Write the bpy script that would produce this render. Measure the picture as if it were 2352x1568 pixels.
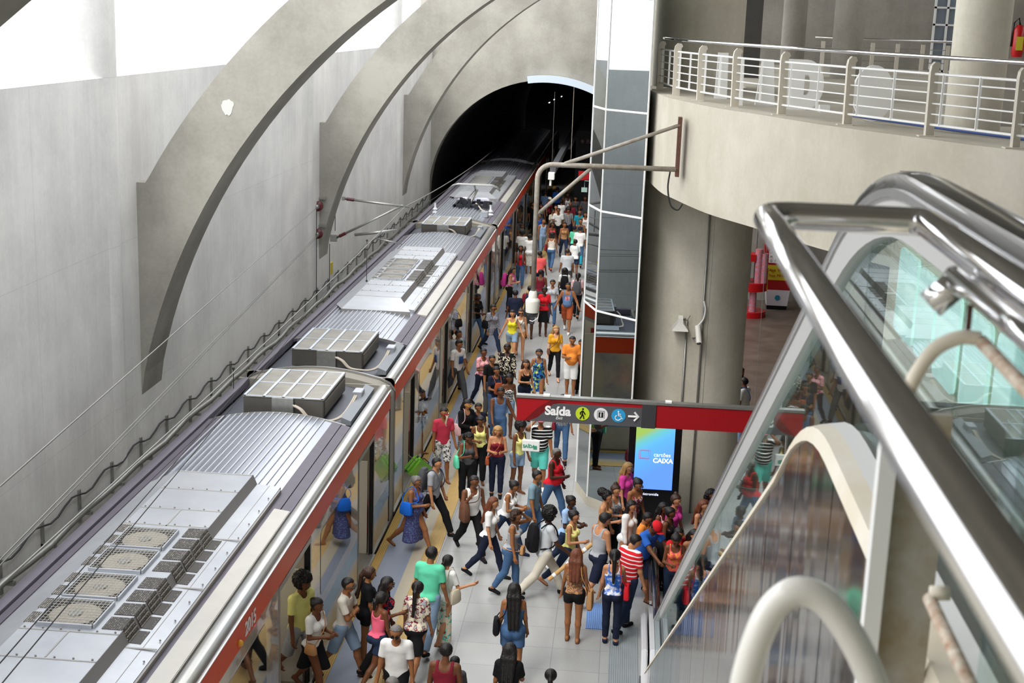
import bpy, bmesh, math, random
import numpy as np
from mathutils import Vector, Matrix
random.seed(7)
for o in list(bpy.data.objects): bpy.data.objects.remove(o)
SC = bpy.context.scene
COL = SC.collection
PI = math.pi

# ---------------------------------------------------------------- camera
FPX, CW, CH, CAMZ = 3200.0, 2352.0, 1568.0, 10.3
def _axes():
    y = np.array([(1455 - CW/2)/FPX, -(45 - CH/2)/FPX, 1.0]); y /= np.linalg.norm(y)
    u = np.array([0, 1.0, 0]); z = u - y*(u@y); z /= np.linalg.norm(z)
    x = -np.cross(z, y); x = x if x[0] > 0 else -x
    r = math.radians(3.1)
    return np.array([x*math.cos(r) - z*math.sin(r), y, z*math.cos(r) + x*math.sin(r)])
AX = _axes(); EYE = np.array([0, 0, CAMZ])
def at(px, py, x=None, y=None, z=None):
    """world point seen in direction (px, py) lying on the plane x=, y= or z="""
    d = AX @ np.array([(px - CW/2)/FPX, -(py - CH/2)/FPX, 1.0])
    for k, v in ((0, x), (1, y), (2, z)):
        if v is not None: t = (v - EYE[k])/d[k]
    return EYE + t*d
cam = bpy.data.cameras.new('camera'); cam_ob = bpy.data.objects.new('camera', cam); COL.objects.link(cam_ob)
cam.sensor_width = 36; cam.lens = FPX*36/CW; cam.clip_start = 0.05; cam.clip_end = 500
Rw, Uw, Bw = AX[:, 0], AX[:, 1], -AX[:, 2]
cam_ob.matrix_world = Matrix(((Rw[0], Uw[0], Bw[0], 0), (Rw[1], Uw[1], Bw[1], 0), (Rw[2], Uw[2], Bw[2], CAMZ), (0, 0, 0, 1)))
cam.dof.use_dof = True; cam.dof.focus_distance = 25; cam.dof.aperture_fstop = 6.0
SC.camera = cam_ob

# ---------------------------------------------------------------- world and light
w = bpy.data.worlds.new('sky'); SC.world = w; w.use_nodes = True
nt = w.node_tree; nt.nodes.clear()
wo = nt.nodes.new('ShaderNodeOutputWorld'); bg = nt.nodes.new('ShaderNodeBackground')
tc = nt.nodes.new('ShaderNodeTexCoord'); sx = nt.nodes.new('ShaderNodeSeparateXYZ'); rp = nt.nodes.new('ShaderNodeValToRGB')
nt.links.new(tc.outputs['Generated'], sx.inputs[0]); nt.links.new(sx.outputs['Z'], rp.inputs[0])
sh_ = nt.nodes.new('ShaderNodeMath'); sh_.operation = 'ADD'; sh_.inputs[1].default_value = 0.5; nt.links.new(sx.outputs['Z'], sh_.inputs[0]); nt.links.new(sh_.outputs[0], rp.inputs[0])
rp.color_ramp.elements[0].position = 0.22; rp.color_ramp.elements[0].color = (0.35, 0.36, 0.38, 1)
rp.color_ramp.elements[1].position = 0.36; rp.color_ramp.elements[1].color = (0.95, 0.97, 1.0, 1)
nt.links.new(rp.outputs[0], bg.inputs[0]); bg.inputs[1].default_value = 2.4
nt.links.new(bg.outputs[0], wo.inputs[0])
sun = bpy.data.lights.new('sun', 'SUN'); sun.energy = 1.5; sun.angle = math.radians(25); sun.color = (1, 0.97, 0.92)
sun_ob = bpy.data.objects.new('sun', sun); COL.objects.link(sun_ob); sun_ob.rotation_euler = (math.radians(38), 0, math.radians(-25))
vs = SC.view_settings; vs.view_transform = 'Standard'; vs.look = 'None'; vs.exposure = 0.57; vs.gamma = 1; vs.use_curve_mapping = False

# ---------------------------------------------------------------- materials
MATS = {}
def srgb(c):
    if isinstance(c, str):
        c = c.lstrip('#'); c = [int(c[i:i+2], 16)/255 for i in (0, 2, 4)]
    return tuple(((v/12.92) if v <= 0.04045 else ((v + 0.055)/1.055)**2.4) for v in c[:3]) + (1,)
def mat(name, col, rough=0.6, metal=0.0, var=0.0, vscale=3.0, stretch=(1, 1, 1), bump=0.0, bscale=20.0, col2=None, emit=0, trans=0, alpha=1, spec=0.5, ior=1.45, coat=0):
    if name in MATS: return MATS[name]
    m = bpy.data.materials.new(name); m.use_nodes = True; t = m.node_tree; b = t.nodes['Principled BSDF']
    c = srgb(col)
    b.inputs['Base Color'].default_value = c; b.inputs['Roughness'].default_value = rough; b.inputs['Metallic'].default_value = metal
    b.inputs['Specular IOR Level'].default_value = spec; b.inputs['IOR'].default_value = ior; b.inputs['Coat Weight'].default_value = coat
    if emit: b.inputs['Emission Color'].default_value = c; b.inputs['Emission Strength'].default_value = emit
    if trans: b.inputs['Transmission Weight'].default_value = trans
    if alpha < 1: b.inputs['Alpha'].default_value = alpha
    if var or bump:
        tc = t.nodes.new('ShaderNodeTexCoord'); mp = t.nodes.new('ShaderNodeMapping'); mp.inputs['Scale'].default_value = stretch
        t.links.new(tc.outputs['Object'], mp.inputs[0])
    if var:
        n = t.nodes.new('ShaderNodeTexNoise'); n.inputs['Scale'].default_value = vscale; n.inputs['Detail'].default_value = 6; n.inputs['Roughness'].default_value = 0.62
        t.links.new(mp.outputs[0], n.inputs[0])
        r = t.nodes.new('ShaderNodeValToRGB'); e = r.color_ramp.elements
        c2 = srgb(col2) if col2 else tuple(v*(1 - var) for v in c[:3]) + (1,)
        e[0].position = 0.3; e[0].color = c2; e[1].position = 0.68; e[1].color = c
        t.links.new(n.outputs[0], r.inputs[0]); t.links.new(r.outputs[0], b.inputs['Base Color'])
    if bump:
        n2 = t.nodes.new('ShaderNodeTexNoise'); n2.inputs['Scale'].default_value = bscale; n2.inputs['Detail'].default_value = 3
        t.links.new(mp.outputs[0], n2.inputs[0]); bp = t.nodes.new('ShaderNodeBump'); bp.inputs['Strength'].default_value = bump; bp.inputs['Distance'].default_value = 0.02
        t.links.new(n2.outputs[0], bp.inputs['Height']); t.links.new(bp.outputs[0], b.inputs['Normal'])
    MATS[name] = m; return m
def concrete(name, c1, c2, streak=8, axis='z', panels=None):
    """board-marked concrete: cloudy tone, thin streaks along the casting direction, faint pour joints"""
    if name in MATS: return MATS[name]
    m = bpy.data.materials.new(name); m.use_nodes = True; t = m.node_tree; b = t.nodes['Principled BSDF']; L = t.links.new
    b.inputs['Roughness'].default_value = 0.85; b.inputs['Specular IOR Level'].default_value = 0.25
    tc = t.nodes.new('ShaderNodeTexCoord')
    def noise(sc, st, det=5):
        mp = t.nodes.new('ShaderNodeMapping'); mp.inputs['Scale'].default_value = st; L(tc.outputs['Object'], mp.inputs[0])
        n = t.nodes.new('ShaderNodeTexNoise'); n.inputs['Scale'].default_value = sc; n.inputs['Detail'].default_value = det; n.inputs['Roughness'].default_value = 0.6
        L(mp.outputs[0], n.inputs[0]); return n
    a = noise(0.5, (1, 1, 1), 8); s = noise(1.0, (streak, streak, 0.25), 4); f = noise(14, (1, 1, 1), 3)
    def mx(x, y, fac):
        n = t.nodes.new('ShaderNodeMix'); n.data_type = 'FLOAT'; n.inputs[0].default_value = fac; L(x, n.inputs[2]); L(y, n.inputs[3]); return n.outputs[0]
    v = mx(mx(a.outputs[0], s.outputs[0], 0.2), f.outputs[0], 0.14)
    r = t.nodes.new('ShaderNodeValToRGB'); e = r.color_ramp.elements; e[0].position = 0.38; e[0].color = srgb(c2); e[1].position = 0.6; e[1].color = srgb(c1)
    L(v, r.inputs[0]); out = r.outputs[0]
    if panels:
        br = t.nodes.new('ShaderNodeTexBrick'); br.inputs['Scale'].default_value = 1; br.offset = 0
        br.inputs['Brick Width'].default_value = panels[0]; br.inputs['Row Height'].default_value = panels[1]; br.inputs['Mortar Size'].default_value = 0.012; br.inputs['Mortar Smooth'].default_value = 0.8
        br.inputs['Color1'].default_value = (1, 1, 1, 1); br.inputs['Color2'].default_value = (0.95, 0.95, 0.95, 1); br.inputs['Mortar'].default_value = (0.84, 0.84, 0.84, 1)
        sp = t.nodes.new('ShaderNodeSeparateXYZ'); cb = t.nodes.new('ShaderNodeCombineXYZ'); L(tc.outputs['Object'], sp.inputs[0])
        L(sp.outputs[panels[2]], cb.inputs[0]); L(sp.outputs[panels[3]], cb.inputs[1]); L(cb.outputs[0], br.inputs[0])
        mm = t.nodes.new('ShaderNodeMix'); mm.data_type = 'RGBA'; mm.blend_type = 'MULTIPLY'; mm.inputs[0].default_value = 0.8
        L(out, mm.inputs[6]); L(br.outputs[0], mm.inputs[7]); out = mm.outputs[2]
    L(out, b.inputs['Base Color'])
    bp = t.nodes.new('ShaderNodeBump'); bp.inputs['Strength'].default_value = 0.25; bp.inputs['Distance'].default_value = 0.01; L(v, bp.inputs['Height']); L(bp.outputs[0], b.inputs['Normal'])
    MATS[name] = m; return m

# ---------------------------------------------------------------- mesh helpers
class MB:
    def __init__(s): s.v = []; s.f = []; s.mi = []; s.cur = 0
    def add(s, vs, fs):
        k = len(s.v); s.v += [tuple(map(float, v)) for v in vs]; s.f += [tuple(i + k for i in f) for f in fs]; s.mi += [s.cur]*len(fs); return s
    def box(s, x0, x1, y0, y1, z0, z1):
        return s.add([(x0,y0,z0),(x1,y0,z0),(x1,y1,z0),(x0,y1,z0),(x0,y0,z1),(x1,y0,z1),(x1,y1,z1),(x0,y1,z1)],
                     [(0,3,2,1),(4,5,6,7),(0,1,5,4),(1,2,6,5),(2,3,7,6),(3,0,4,7)])
    def prism(s, poly, axis, a, b):
        """poly: 2-D outline in the two other axes (ordered xyz without axis), extruded a..b"""
        def P(p, h):
            q = list(p); q.insert(axis, h); return tuple(q)
        n = len(poly); vs = [P(p, a) for p in poly] + [P(p, b) for p in poly]
        fs = [tuple(range(n))[::-1], tuple(range(n, 2*n))] + [(i, (i+1) % n, n + (i+1) % n, n + i) for i in range(n)]
        return s.add(vs, fs)
    def strip(s, A, B, fn):
        """solid band between two equal-length 2-D curves; fn maps (p, side) to 3-D"""
        n = len(A); vs = [fn(p, 0) for p in A] + [fn(p, 0) for p in B] + [fn(p, 1) for p in A] + [fn(p, 1) for p in B]; fs = []
        for i in range(n-1):
            fs += [(i, i+1, n+i+1, n+i), (2*n+i, 3*n+i, 3*n+i+1, 2*n+i+1), (i, 2*n+i, 2*n+i+1, i+1), (n+i, n+i+1, 3*n+i+1, 3*n+i)]
        fs += [(0, n, 3*n, 2*n), (n-1, 3*n-1, 4*n-1, 2*n-1)]
        return s.add(vs, fs)
    def tube(s, pts, r, n=10, cap=True, flat=None):
        pts = [Vector(p) for p in pts]; m = len(pts); rs = r if isinstance(r, (list, tuple)) else [r]*m
        up = None; vs = []
        for i, p in enumerate(pts):
            d = (pts[min(i+1, m-1)] - pts[max(i-1, 0)]).normalized()
            if up is None:
                up = Vector((0, 0, 1)) if abs(d.z) < 0.9 else Vector((1, 0, 0))
            sd = d.cross(up).normalized(); up = sd.cross(d).normalized()
            for k in range(n):
                a = 2*PI*(k + 0.5)/n
                vs.append(p + (sd*math.cos(a)*(flat[0] if flat else 1) + up*math.sin(a)*(flat[1] if flat else 1))*rs[i])
        fs = [(i*n+k, i*n+(k+1) % n, (i+1)*n+(k+1) % n, (i+1)*n+k) for i in range(m-1) for k in range(n)]
        if cap: fs += [tuple(range(n))[::-1], tuple(range((m-1)*n, m*n))]
        return s.add(vs, fs)
    def ball(s, c, r, nu=10, nv=7, sc=(1, 1, 1)):
        vs = [(c[0], c[1], c[2]-r*sc[2])]; fs = []
        for j in range(1, nv):
            a = -PI/2 + PI*j/nv
            for i in range(nu):
                b = 2*PI*i/nu; vs.append((c[0]+r*sc[0]*math.cos(a)*math.cos(b), c[1]+r*sc[1]*math.cos(a)*math.sin(b), c[2]+r*sc[2]*math.sin(a)))
        vs.append((c[0], c[1], c[2]+r*sc[2])); T = len(vs)-1
        for i in range(nu):
            fs.append((0, 1+(i+1) % nu, 1+i)); fs.append((T, T-nu+i, T-nu+(i+1) % nu))
            for j in range(nv-2): fs.append((1+j*nu+i, 1+j*nu+(i+1) % nu, 1+(j+1)*nu+(i+1) % nu, 1+(j+1)*nu+i))
        return s.add(vs, fs)
    def disc(s, c, r, nrm, n=24, th=0.01):
        c = Vector(c); nrm = Vector(nrm).normalized(); return s.tube([c, c+nrm*th], r, n)
    def sweep(s, prof, path, fn, closed=True):
        """sweep a 2-D profile along a path; fn(point_on_path, profile_point) -> 3-D"""
        n = len(prof); vs = [fn(q, p) for q in path for p in prof]; m = len(path)
        fs = [(i*n+k, i*n+(k+1) % n, (i+1)*n+(k+1) % n, (i+1)*n+k) for i in range(m-1) for k in range(n if closed else n-1)]
        if closed: fs += [tuple(range(n))[::-1], tuple(range((m-1)*n, m*n))]
        return s.add(vs, fs)
    def build(s, name, m, parent=None, smooth=False, bevel=0, label=None):
        me = bpy.data.meshes.new(name); me.from_pydata(s.v, [], s.f)
        ms = m if isinstance(m, (list, tuple)) else [m]
        for q in ms: me.materials.append(q)
        if len(ms) > 1: me.polygons.foreach_set('material_index', s.mi)
        bm = bmesh.new(); bm.from_mesh(me); bmesh.ops.recalc_face_normals(bm, faces=bm.faces)
        if bevel: bmesh.ops.bevel(bm, geom=list(bm.edges), offset=bevel, segments=2, affect='EDGES', clamp_overlap=True)
        bm.to_mesh(me); bm.free()
        if smooth:
            me.polygons.foreach_set('use_smooth', [True]*len(me.polygons))
            if smooth != 'all': me.set_sharp_from_angle(angle=math.radians(40))
        o = bpy.data.objects.new(name, me); COL.objects.link(o)
        if parent: o.parent = parent
        if label: o['label'] = label
        return o
def tag(o, label=None, cat=None, group=None, kind=None):
    for k, v in (('label', label), ('category', cat), ('group', group), ('kind', kind)):
        if v: o[k] = v
    return o
def empty(name, loc=(0, 0, 0), label=None, cat=None, group=None, rz=0):
    o = bpy.data.objects.new(name, None); COL.objects.link(o); o.location = loc; o.rotation_euler[2] = rz
    o.empty_display_size = 0.1
    return tag(o, label, cat, group)
def child(o, parent):
    """parent an object built in world coordinates to a thing placed away from the origin"""
    o.parent = parent; mw = Matrix.Translation(parent.location) @ parent.rotation_euler.to_matrix().to_4x4(); o.matrix_parent_inverse = mw.inverted(); return o
def arc(cx, cy, r, a0, a1, n):
    return [(cx + r*math.cos(math.radians(a0+(a1-a0)*i/n)), cy + r*math.sin(math.radians(a0+(a1-a0)*i/n))) for i in range(n+1)]
def text_mesh(body, name, m, size, parent, loc, rot, ext=0.004, align='LEFT', bold=0.0, shear=0):
    cu = bpy.data.curves.new(name, 'FONT'); cu.body = body; cu.size = size; cu.extrude = ext; cu.offset = bold; cu.align_x = align; cu.shear = shear
    ob = bpy.data.objects.new(name, cu); COL.objects.link(ob); bpy.context.view_layer.update()
    me = bpy.data.meshes.new_from_object(ob.evaluated_get(bpy.context.evaluated_depsgraph_get())); bpy.data.objects.remove(ob)
    me.materials.clear(); me.materials.append(m); o = bpy.data.objects.new(name, me); COL.objects.link(o)
    o.parent = parent; o.location = loc; o.rotation_euler = rot; return o
# ================================================================ materials used by the place
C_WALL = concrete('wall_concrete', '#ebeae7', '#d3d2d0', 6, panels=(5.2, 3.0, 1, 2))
C_RIB = concrete('rib_concrete', '#a9a69d', '#8b8880', 1.2)
C_BEIGE = concrete('fascia_concrete', '#d2ccbd', '#bcb5a4', 2)
C_COL = concrete('column_concrete', '#dcd7c7', '#c2bcab', 5)
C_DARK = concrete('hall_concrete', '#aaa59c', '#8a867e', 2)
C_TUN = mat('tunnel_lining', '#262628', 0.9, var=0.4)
M_BLACK = mat('black_gap', '#0a0a0b', 0.7)
M_TRACK = mat('track_ballast', '#2c2a28', 0.95, var=0.5, vscale=30, bump=0.6)
M_STEEL = mat('galvanised_steel', '#a9a9a5', 0.42, 0.75, var=0.2, vscale=12)
M_PIPE = mat('grey_painted_pipe', '#a8a399', 0.5, var=0.25, vscale=9, col2='#8a7f72')
M_RUST = mat('rusty_steel', '#6b4a3e', 0.8, var=0.4, vscale=20)
M_CHROME = mat('polished_chrome', '#e8e8ea', 0.07, 1.0)
M_SATIN = mat('satin_stainless', '#d0d0d2', 0.25, 1.0, var=0.08, vscale=4)
M_WHITE = mat('white_paint', '#efefec', 0.45)
M_CREAM = mat('cream_paint', '#ece6d8', 0.5, var=0.1, vscale=2, stretch=(1, 1, 1), col2='#e0d3b8')
M_MAROON = mat('maroon_insulator', '#5a1f26', 0.35)
M_RED = mat('sign_red', '#a5121c', 0.35)
M_GREY = mat('sign_grey', '#55565a', 0.4)
M_BLK = mat('black_plastic', '#101013', 0.3)
M_WIRE = mat('wire_grey', '#8c8c88', 0.5, 0.5)
M_DKWIRE = mat('dark_cable', '#2b2b2c', 0.6)
M_GLASS = mat('clear_glass', '#e9f4f2', 0.0, trans=1.0, ior=1.45)
M_MIRROR = mat('reflective_glass', '#a9b2b6', 0.012, 1.0)

def floor_mat():
    m = bpy.data.materials.new('granite_tiles'); m.use_nodes = True; t = m.node_tree; b = t.nodes['Principled BSDF']; L = t.links.new
    b.inputs['Roughness'].default_value = 0.32; b.inputs['Specular IOR Level'].default_value = 0.45
    tc = t.nodes.new('ShaderNodeTexCoord'); br = t.nodes.new('ShaderNodeTexBrick'); L(tc.outputs['Object'], br.inputs[0])
    br.offset = 0; br.inputs['Scale'].default_value = 1; br.inputs['Brick Width'].default_value = 0.8; br.inputs['Row Height'].default_value = 0.8
    br.inputs['Mortar Size'].default_value = 0.006; br.inputs['Color1'].default_value = srgb('#a9a9a7'); br.inputs['Color2'].default_value = srgb('#a1a2a0'); br.inputs['Mortar'].default_value = srgb('#878786')
    n = t.nodes.new('ShaderNodeTexNoise'); n.inputs['Scale'].default_value = 60; n.inputs['Detail'].default_value = 4; L(tc.outputs['Object'], n.inputs[0])
    n2 = t.nodes.new('ShaderNodeTexNoise'); n2.inputs['Scale'].default_value = 0.9; n2.inputs['Detail'].default_value = 5; L(tc.outputs['Object'], n2.inputs[0])
    def mul(a, src, lo, p0, p1, f):
        r = t.nodes.new('ShaderNodeValToRGB'); e = r.color_ramp.elements; e[0].position = p0; e[0].color = (lo, lo, lo, 1); e[1].position = p1; e[1].color = (1, 1, 1, 1); L(src, r.inputs[0])
        x = t.nodes.new('ShaderNodeMix'); x.data_type = 'RGBA'; x.blend_type = 'MULTIPLY'; x.inputs[0].default_value = f; L(a, x.inputs[6]); L(r.outputs[0], x.inputs[7]); return x.outputs[2]
    o = mul(br.outputs[0], n.outputs[0], 0.75, 0.35, 0.6, 0.6); o = mul(o, n2.outputs[0], 0.86, 0.35, 0.6, 0.8)
    L(o, b.inputs['Base Color']); return m
M_FLOOR = floor_mat()
M_HALLFLOOR = mat('hall_floor', '#75675c', 0.35, var=0.35, vscale=1.5, col2='#55483f')
def tactile(name, col):
    m = mat(name, col, 0.6, var=0.12, vscale=2); t = m.node_tree; b = t.nodes['Principled BSDF']
    tc = t.nodes.new('ShaderNodeTexCoord'); wv = t.nodes.new('ShaderNodeTexWave'); wv.inputs['Scale'].default_value = 9; wv.bands_direction = 'X'; t.links.new(tc.outputs['Object'], wv.inputs[0])
    bp = t.nodes.new('ShaderNodeBump'); bp.inputs['Strength'].default_value = 0.6; bp.inputs['Distance'].default_value = 0.01; t.links.new(wv.outputs[0], bp.inputs['Height']); t.links.new(bp.outputs[0], b.inputs['Normal']); return m
def S(name, mb, m, **k): return tag(mb.build(name, m, **k), kind='structure')

# ================================================================ setting
XW, PY = -9.1, 64.7
S('wall_left', MB().box(XW-0.5, XW, 0, PY, -1.3, 9.0), C_WALL)
f = MB(); f.box(-4.28, 14, -3, PY, -1.25, 0.0); S('floor', f, M_FLOOR)
S('floor_hall', MB().box(2.3, 14, 30.6, 53, 0.0, 0.012), M_HALLFLOOR)
S('floor_trackbed', MB().box(XW, -4.42, -3, 125, -1.3, -1.15), M_TRACK)
S('floor_tunnel', MB().box(-4.28, 1.5, PY, 125, -1.25, 0.0), mat('tunnel_floor', '#77787a', 0.5, var=0.2))
S('trim_1', MB().box(-4.44, -4.28, -3, 125, -1.25, 0.012), tactile('coping_yellow', '#b8954a'))
S('trim_2', MB().box(-4.28, -3.76, -3, 125, 0.0, 0.006), mat('blue_grey_strip', '#8992a3', 0.4, var=0.1, vscale=2))
S('trim_3', MB().box(-3.76, -3.54, -3, 125, 0.0, 0.008), mat('cream_strip', '#b5ac98', 0.5, var=0.1))
S('trim_4', MB().box(-3.54, -3.24, -3, 125, 0.0, 0.012), tactile('tactile_yellow', '#c4a468'))
for x in (-6.8, -5.3): S('trim_5', MB().box(x-0.04, x+0.04, -3, 125, -1.15, -1.0), mat('rail_steel', '#6d6560', 0.4, 0.8))

# concrete arch ribs springing from the left wall
RIB = []
for y in (9.7, 25.37, 41.04, 56.7):
    inn = arc(2.74, 0.8, 12.05, 170, 78, 44); inn[0] = (XW, 2.9)
    outr = [(-9.1, 7.02), (-8.93, 7.02)] + arc(2.66, 0.56, 13.26, 150.5, 78, 42)
    r = MB().strip(inn, outr, lambda p, s_, y=y: (p[0], y + s_*1.15, p[1])); S('trim_6', r, C_RIB)
pc_ = at(522, 246, y=25.36); rr = random.Random(5)
tag(MB().prism([(pc_[0] + (0.11 + 0.03*rr.random())*math.cos(a)*(1 if math.sin(a) > 0 else 0.8), pc_[2] + (0.12 + 0.05*rr.random())*math.sin(a)) for a in np.linspace(0, 2*PI, 20)[:-1]], 1, 25.362, 25.37).build('plaster_patch', mat('plaster_white', '#cfcfcb', 0.8)), 'small white plaster patch on the face of the nearest full arch', 'patch')
# engaged round columns and glazing bars above the wall
for y in (8.5, 24.2, 39.9, 55.5): S('trim_8', MB().tube([(-10.02, y, -1.2), (-10.02, y, 13)], 0.98, 32), C_WALL, smooth=True)
for i in range(22):
    y = 4.6 + i*2.7; S('window_1', MB().box(-9.56, -9.54, y, y+0.02, 9.0, 13), M_WHITE)

# portal wall with the tunnel mouth
op = [(-9.16, -1.3), (-9.16, 2.07)] + arc(-3.77, 2.07, 5.39, 180, 0, 40)[1:] + [(1.62, -1.3)]
top = [(-9.16, -1.3), (-9.16, 13)] + [(-9.16 + 10.78*i/40, 13) for i in range(1, 41)] + [(1.62, 13)]
top = [(XW, -1.3)] + [(-9.16 + 10.78*max(0, min(1, (i-1)/40)), 13.2) for i in range(1, len(op)-1)] + [(1.62, -1.3)]
pw = MB(); pts = op; n = len(pts)
q = [(XW-0.5, 2.07)] 
outer = []
for p in pts:
    outer.append((p[0], 13.2))
outer[0] = (-9.7, -1.3); outer[1] = (-9.7, 13.2); outer[-1] = (2.8, -1.3); outer[-2] = (2.8, 13.2)
pw.strip(pts, outer, lambda p, s_: (p[0], PY + s_*1.0, p[1])); S('wall_portal', pw, C_RIB)
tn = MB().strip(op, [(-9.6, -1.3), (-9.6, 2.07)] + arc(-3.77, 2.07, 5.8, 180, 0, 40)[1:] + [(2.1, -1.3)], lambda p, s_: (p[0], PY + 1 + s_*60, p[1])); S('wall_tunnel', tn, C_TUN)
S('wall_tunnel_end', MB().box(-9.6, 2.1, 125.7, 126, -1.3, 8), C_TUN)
# curved light panel hung over the right half of the mouth
lp = MB().strip(arc(-3.77, 2.07, 5.30, 99.5, 60, 16), arc(-3.77, 2.07, 5.62, 99.5, 60, 16), lambda p, s_: (p[0], PY - 0.25 + s_*0.2, p[1]))
tag(lp.build('curved_panel', mat('pale_blue_panel', '#ccd9e6', 0.35)), 'pale blue curved panel along the top right of the dark tunnel mouth', 'panel')

# balcony slab (mezzanine)
EDGE = [tuple(at(px, py, z=8.9)[:2]) for px, py in ((1493, 207), (1528, 222), (1560, 230), (1640, 247), (1750, 264), (1900, 288), (2100, 315), (2352, 347))]
from mathutils.geometry import interpolate_bezier
def smooth_poly(P, n=6):
    out = []
    for i in range(len(P)-1):
        p0 = np.array(P[max(i-1, 0)]); p1 = np.array(P[i]); p2 = np.array(P[i+1]); p3 = np.array(P[min(i+2, len(P)-1)])
        for k in range(n):
            t = k/n; out.append(tuple(0.5*((2*p1) + (-p0+p2)*t + (2*p0-5*p1+4*p2-p3)*t*t + (-p0+3*p1-3*p2+p3)*t**3)))
    return out + [tuple(P[-1])]
EDGE = smooth_poly(EDGE + [(7.2, 15.2), (10, 13.2), (14, 12)])
slab = EDGE + [(14, PY), (2.8, PY), (2.6, 32.0), (1.0, 31.3)]
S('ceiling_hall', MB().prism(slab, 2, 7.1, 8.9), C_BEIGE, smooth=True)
S('ceiling_upper', MB().prism([(-1.8, -3), (14, -3), (14, PY), (-1.8, PY)], 2, 15.0, 15.5), C_DARK)  # unseen roof slab; its left edge and height are shaped to steer daylight
S('ceiling_added_shade', MB().box(-3.0, 14, -3, 15, 12.6, 12.9), C_DARK)  # lower slab added out of view to darken the chrome rail reflections
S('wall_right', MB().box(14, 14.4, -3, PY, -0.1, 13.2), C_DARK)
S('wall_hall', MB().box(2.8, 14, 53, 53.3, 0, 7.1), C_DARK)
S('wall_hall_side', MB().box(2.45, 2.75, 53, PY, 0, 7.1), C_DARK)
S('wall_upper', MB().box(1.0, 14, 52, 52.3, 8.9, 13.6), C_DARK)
p0 = at(1682, 40, y=38); p1 = at(1752, 40, y=38)
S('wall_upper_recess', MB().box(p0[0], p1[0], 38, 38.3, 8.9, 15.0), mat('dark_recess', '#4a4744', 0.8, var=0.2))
S('wall_behind', MB().box(-9.6, 14.4, -3.4, -3, -1.3, 13.2), C_BEIGE)
def column(name, x, y, r, z0, z1, m, label):
    o = MB().tube([(x, y, z0), (x, y, z1)], r, 48).build(name, m, smooth=True); return tag(o, label, 'column')
column('concrete_column', 1.57, 29.85, 1.2, 0, 7.1, C_COL, 'big round concrete column standing behind the advertising totem')
S('wall_upper_curved', MB().tube([(1.42, 31.6, 8.9), (1.42, 31.6, 15.0)], 1.02, 48), C_COL, smooth=True)
for (xa, xb, yy, lab) in ((1797, 1852, 40, 'slim round concrete column on the upper level, left of the pair'), (1915, 1986, 40, 'round concrete column on the upper level, right of the pair'), (2192, 2322, 20.5, 'thick round concrete column close behind the balcony railing')):
    a = at(xa, 60, y=yy)[0]; b_ = at(xb, 60, y=yy)[0]; column('concrete_column', (a+b_)/2, yy, (b_-a)/2, 8.9, 15.0, C_DARK if yy > 30 else C_COL, lab)
# window wall on the upper level
wf = MB(); a = at(2143, 60, y=48)[0]; b_ = at(2186, 60, y=48)[0]
for x in (a, (a+b_)/2+0.1, b_ + 0.4): wf.box(x, x+0.07, 48, 48.07, 8.9, 12.5)
for z in (8.95, 9.9, 10.45, 11.0, 11.6): wf.box(a, b_+0.4, 48, 48.05, z, z+0.06)
S('window_2', wf, M_WHITE); S('window_3', MB().box(a+0.05, b_+0.4, 48.1, 48.12, 8.9, 12.5), mat('blueish_glass', '#7f8894', 0.1))
# camera-side landing deck
S('floor_landing', MB().box(-2.5, 3.0, -3, 2.2, 8.5, 8.88), C_BEIGE)

# ================================================================ glass tower
tw = empty('glass_tower', (0, 29, 0), 'faceted tower of mirror glass beside the concrete column, reflecting the train', 'tower')
TB = [(0.3, 31.2), (-0.55, 31.0), (-0.74, 29.7), (-0.455, 28.72), (0.385, 27.93), (0.40, 29.2)]
pan = MB(); fr = MB()
for i in range(len(TB)-1):
    (xa, ya), (xb, yb) = TB[i], TB[i+1]
    pan.add([(xa, ya, 0.22), (xb, yb, 0.22), (xb, yb, 13), (xa, ya, 13)], [(0, 1, 2, 3)])
    for z in (2.1, 4.32, 6.42, 8.5, 10.7): fr.tube([(xa, ya, z), (xb, yb, z)], 0.024, 6)
for x, y in TB: fr.tube([(x, y, 0.2), (x, y, 13)], 0.02, 6)
child(pan.build('mirror_glass', M_MIRROR), tw); child(fr.build('mullions', M_WHITE), tw)
child(MB().prism(TB, 2, 0, 0.22).build('plinth', C_BEIGE), tw)

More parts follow.
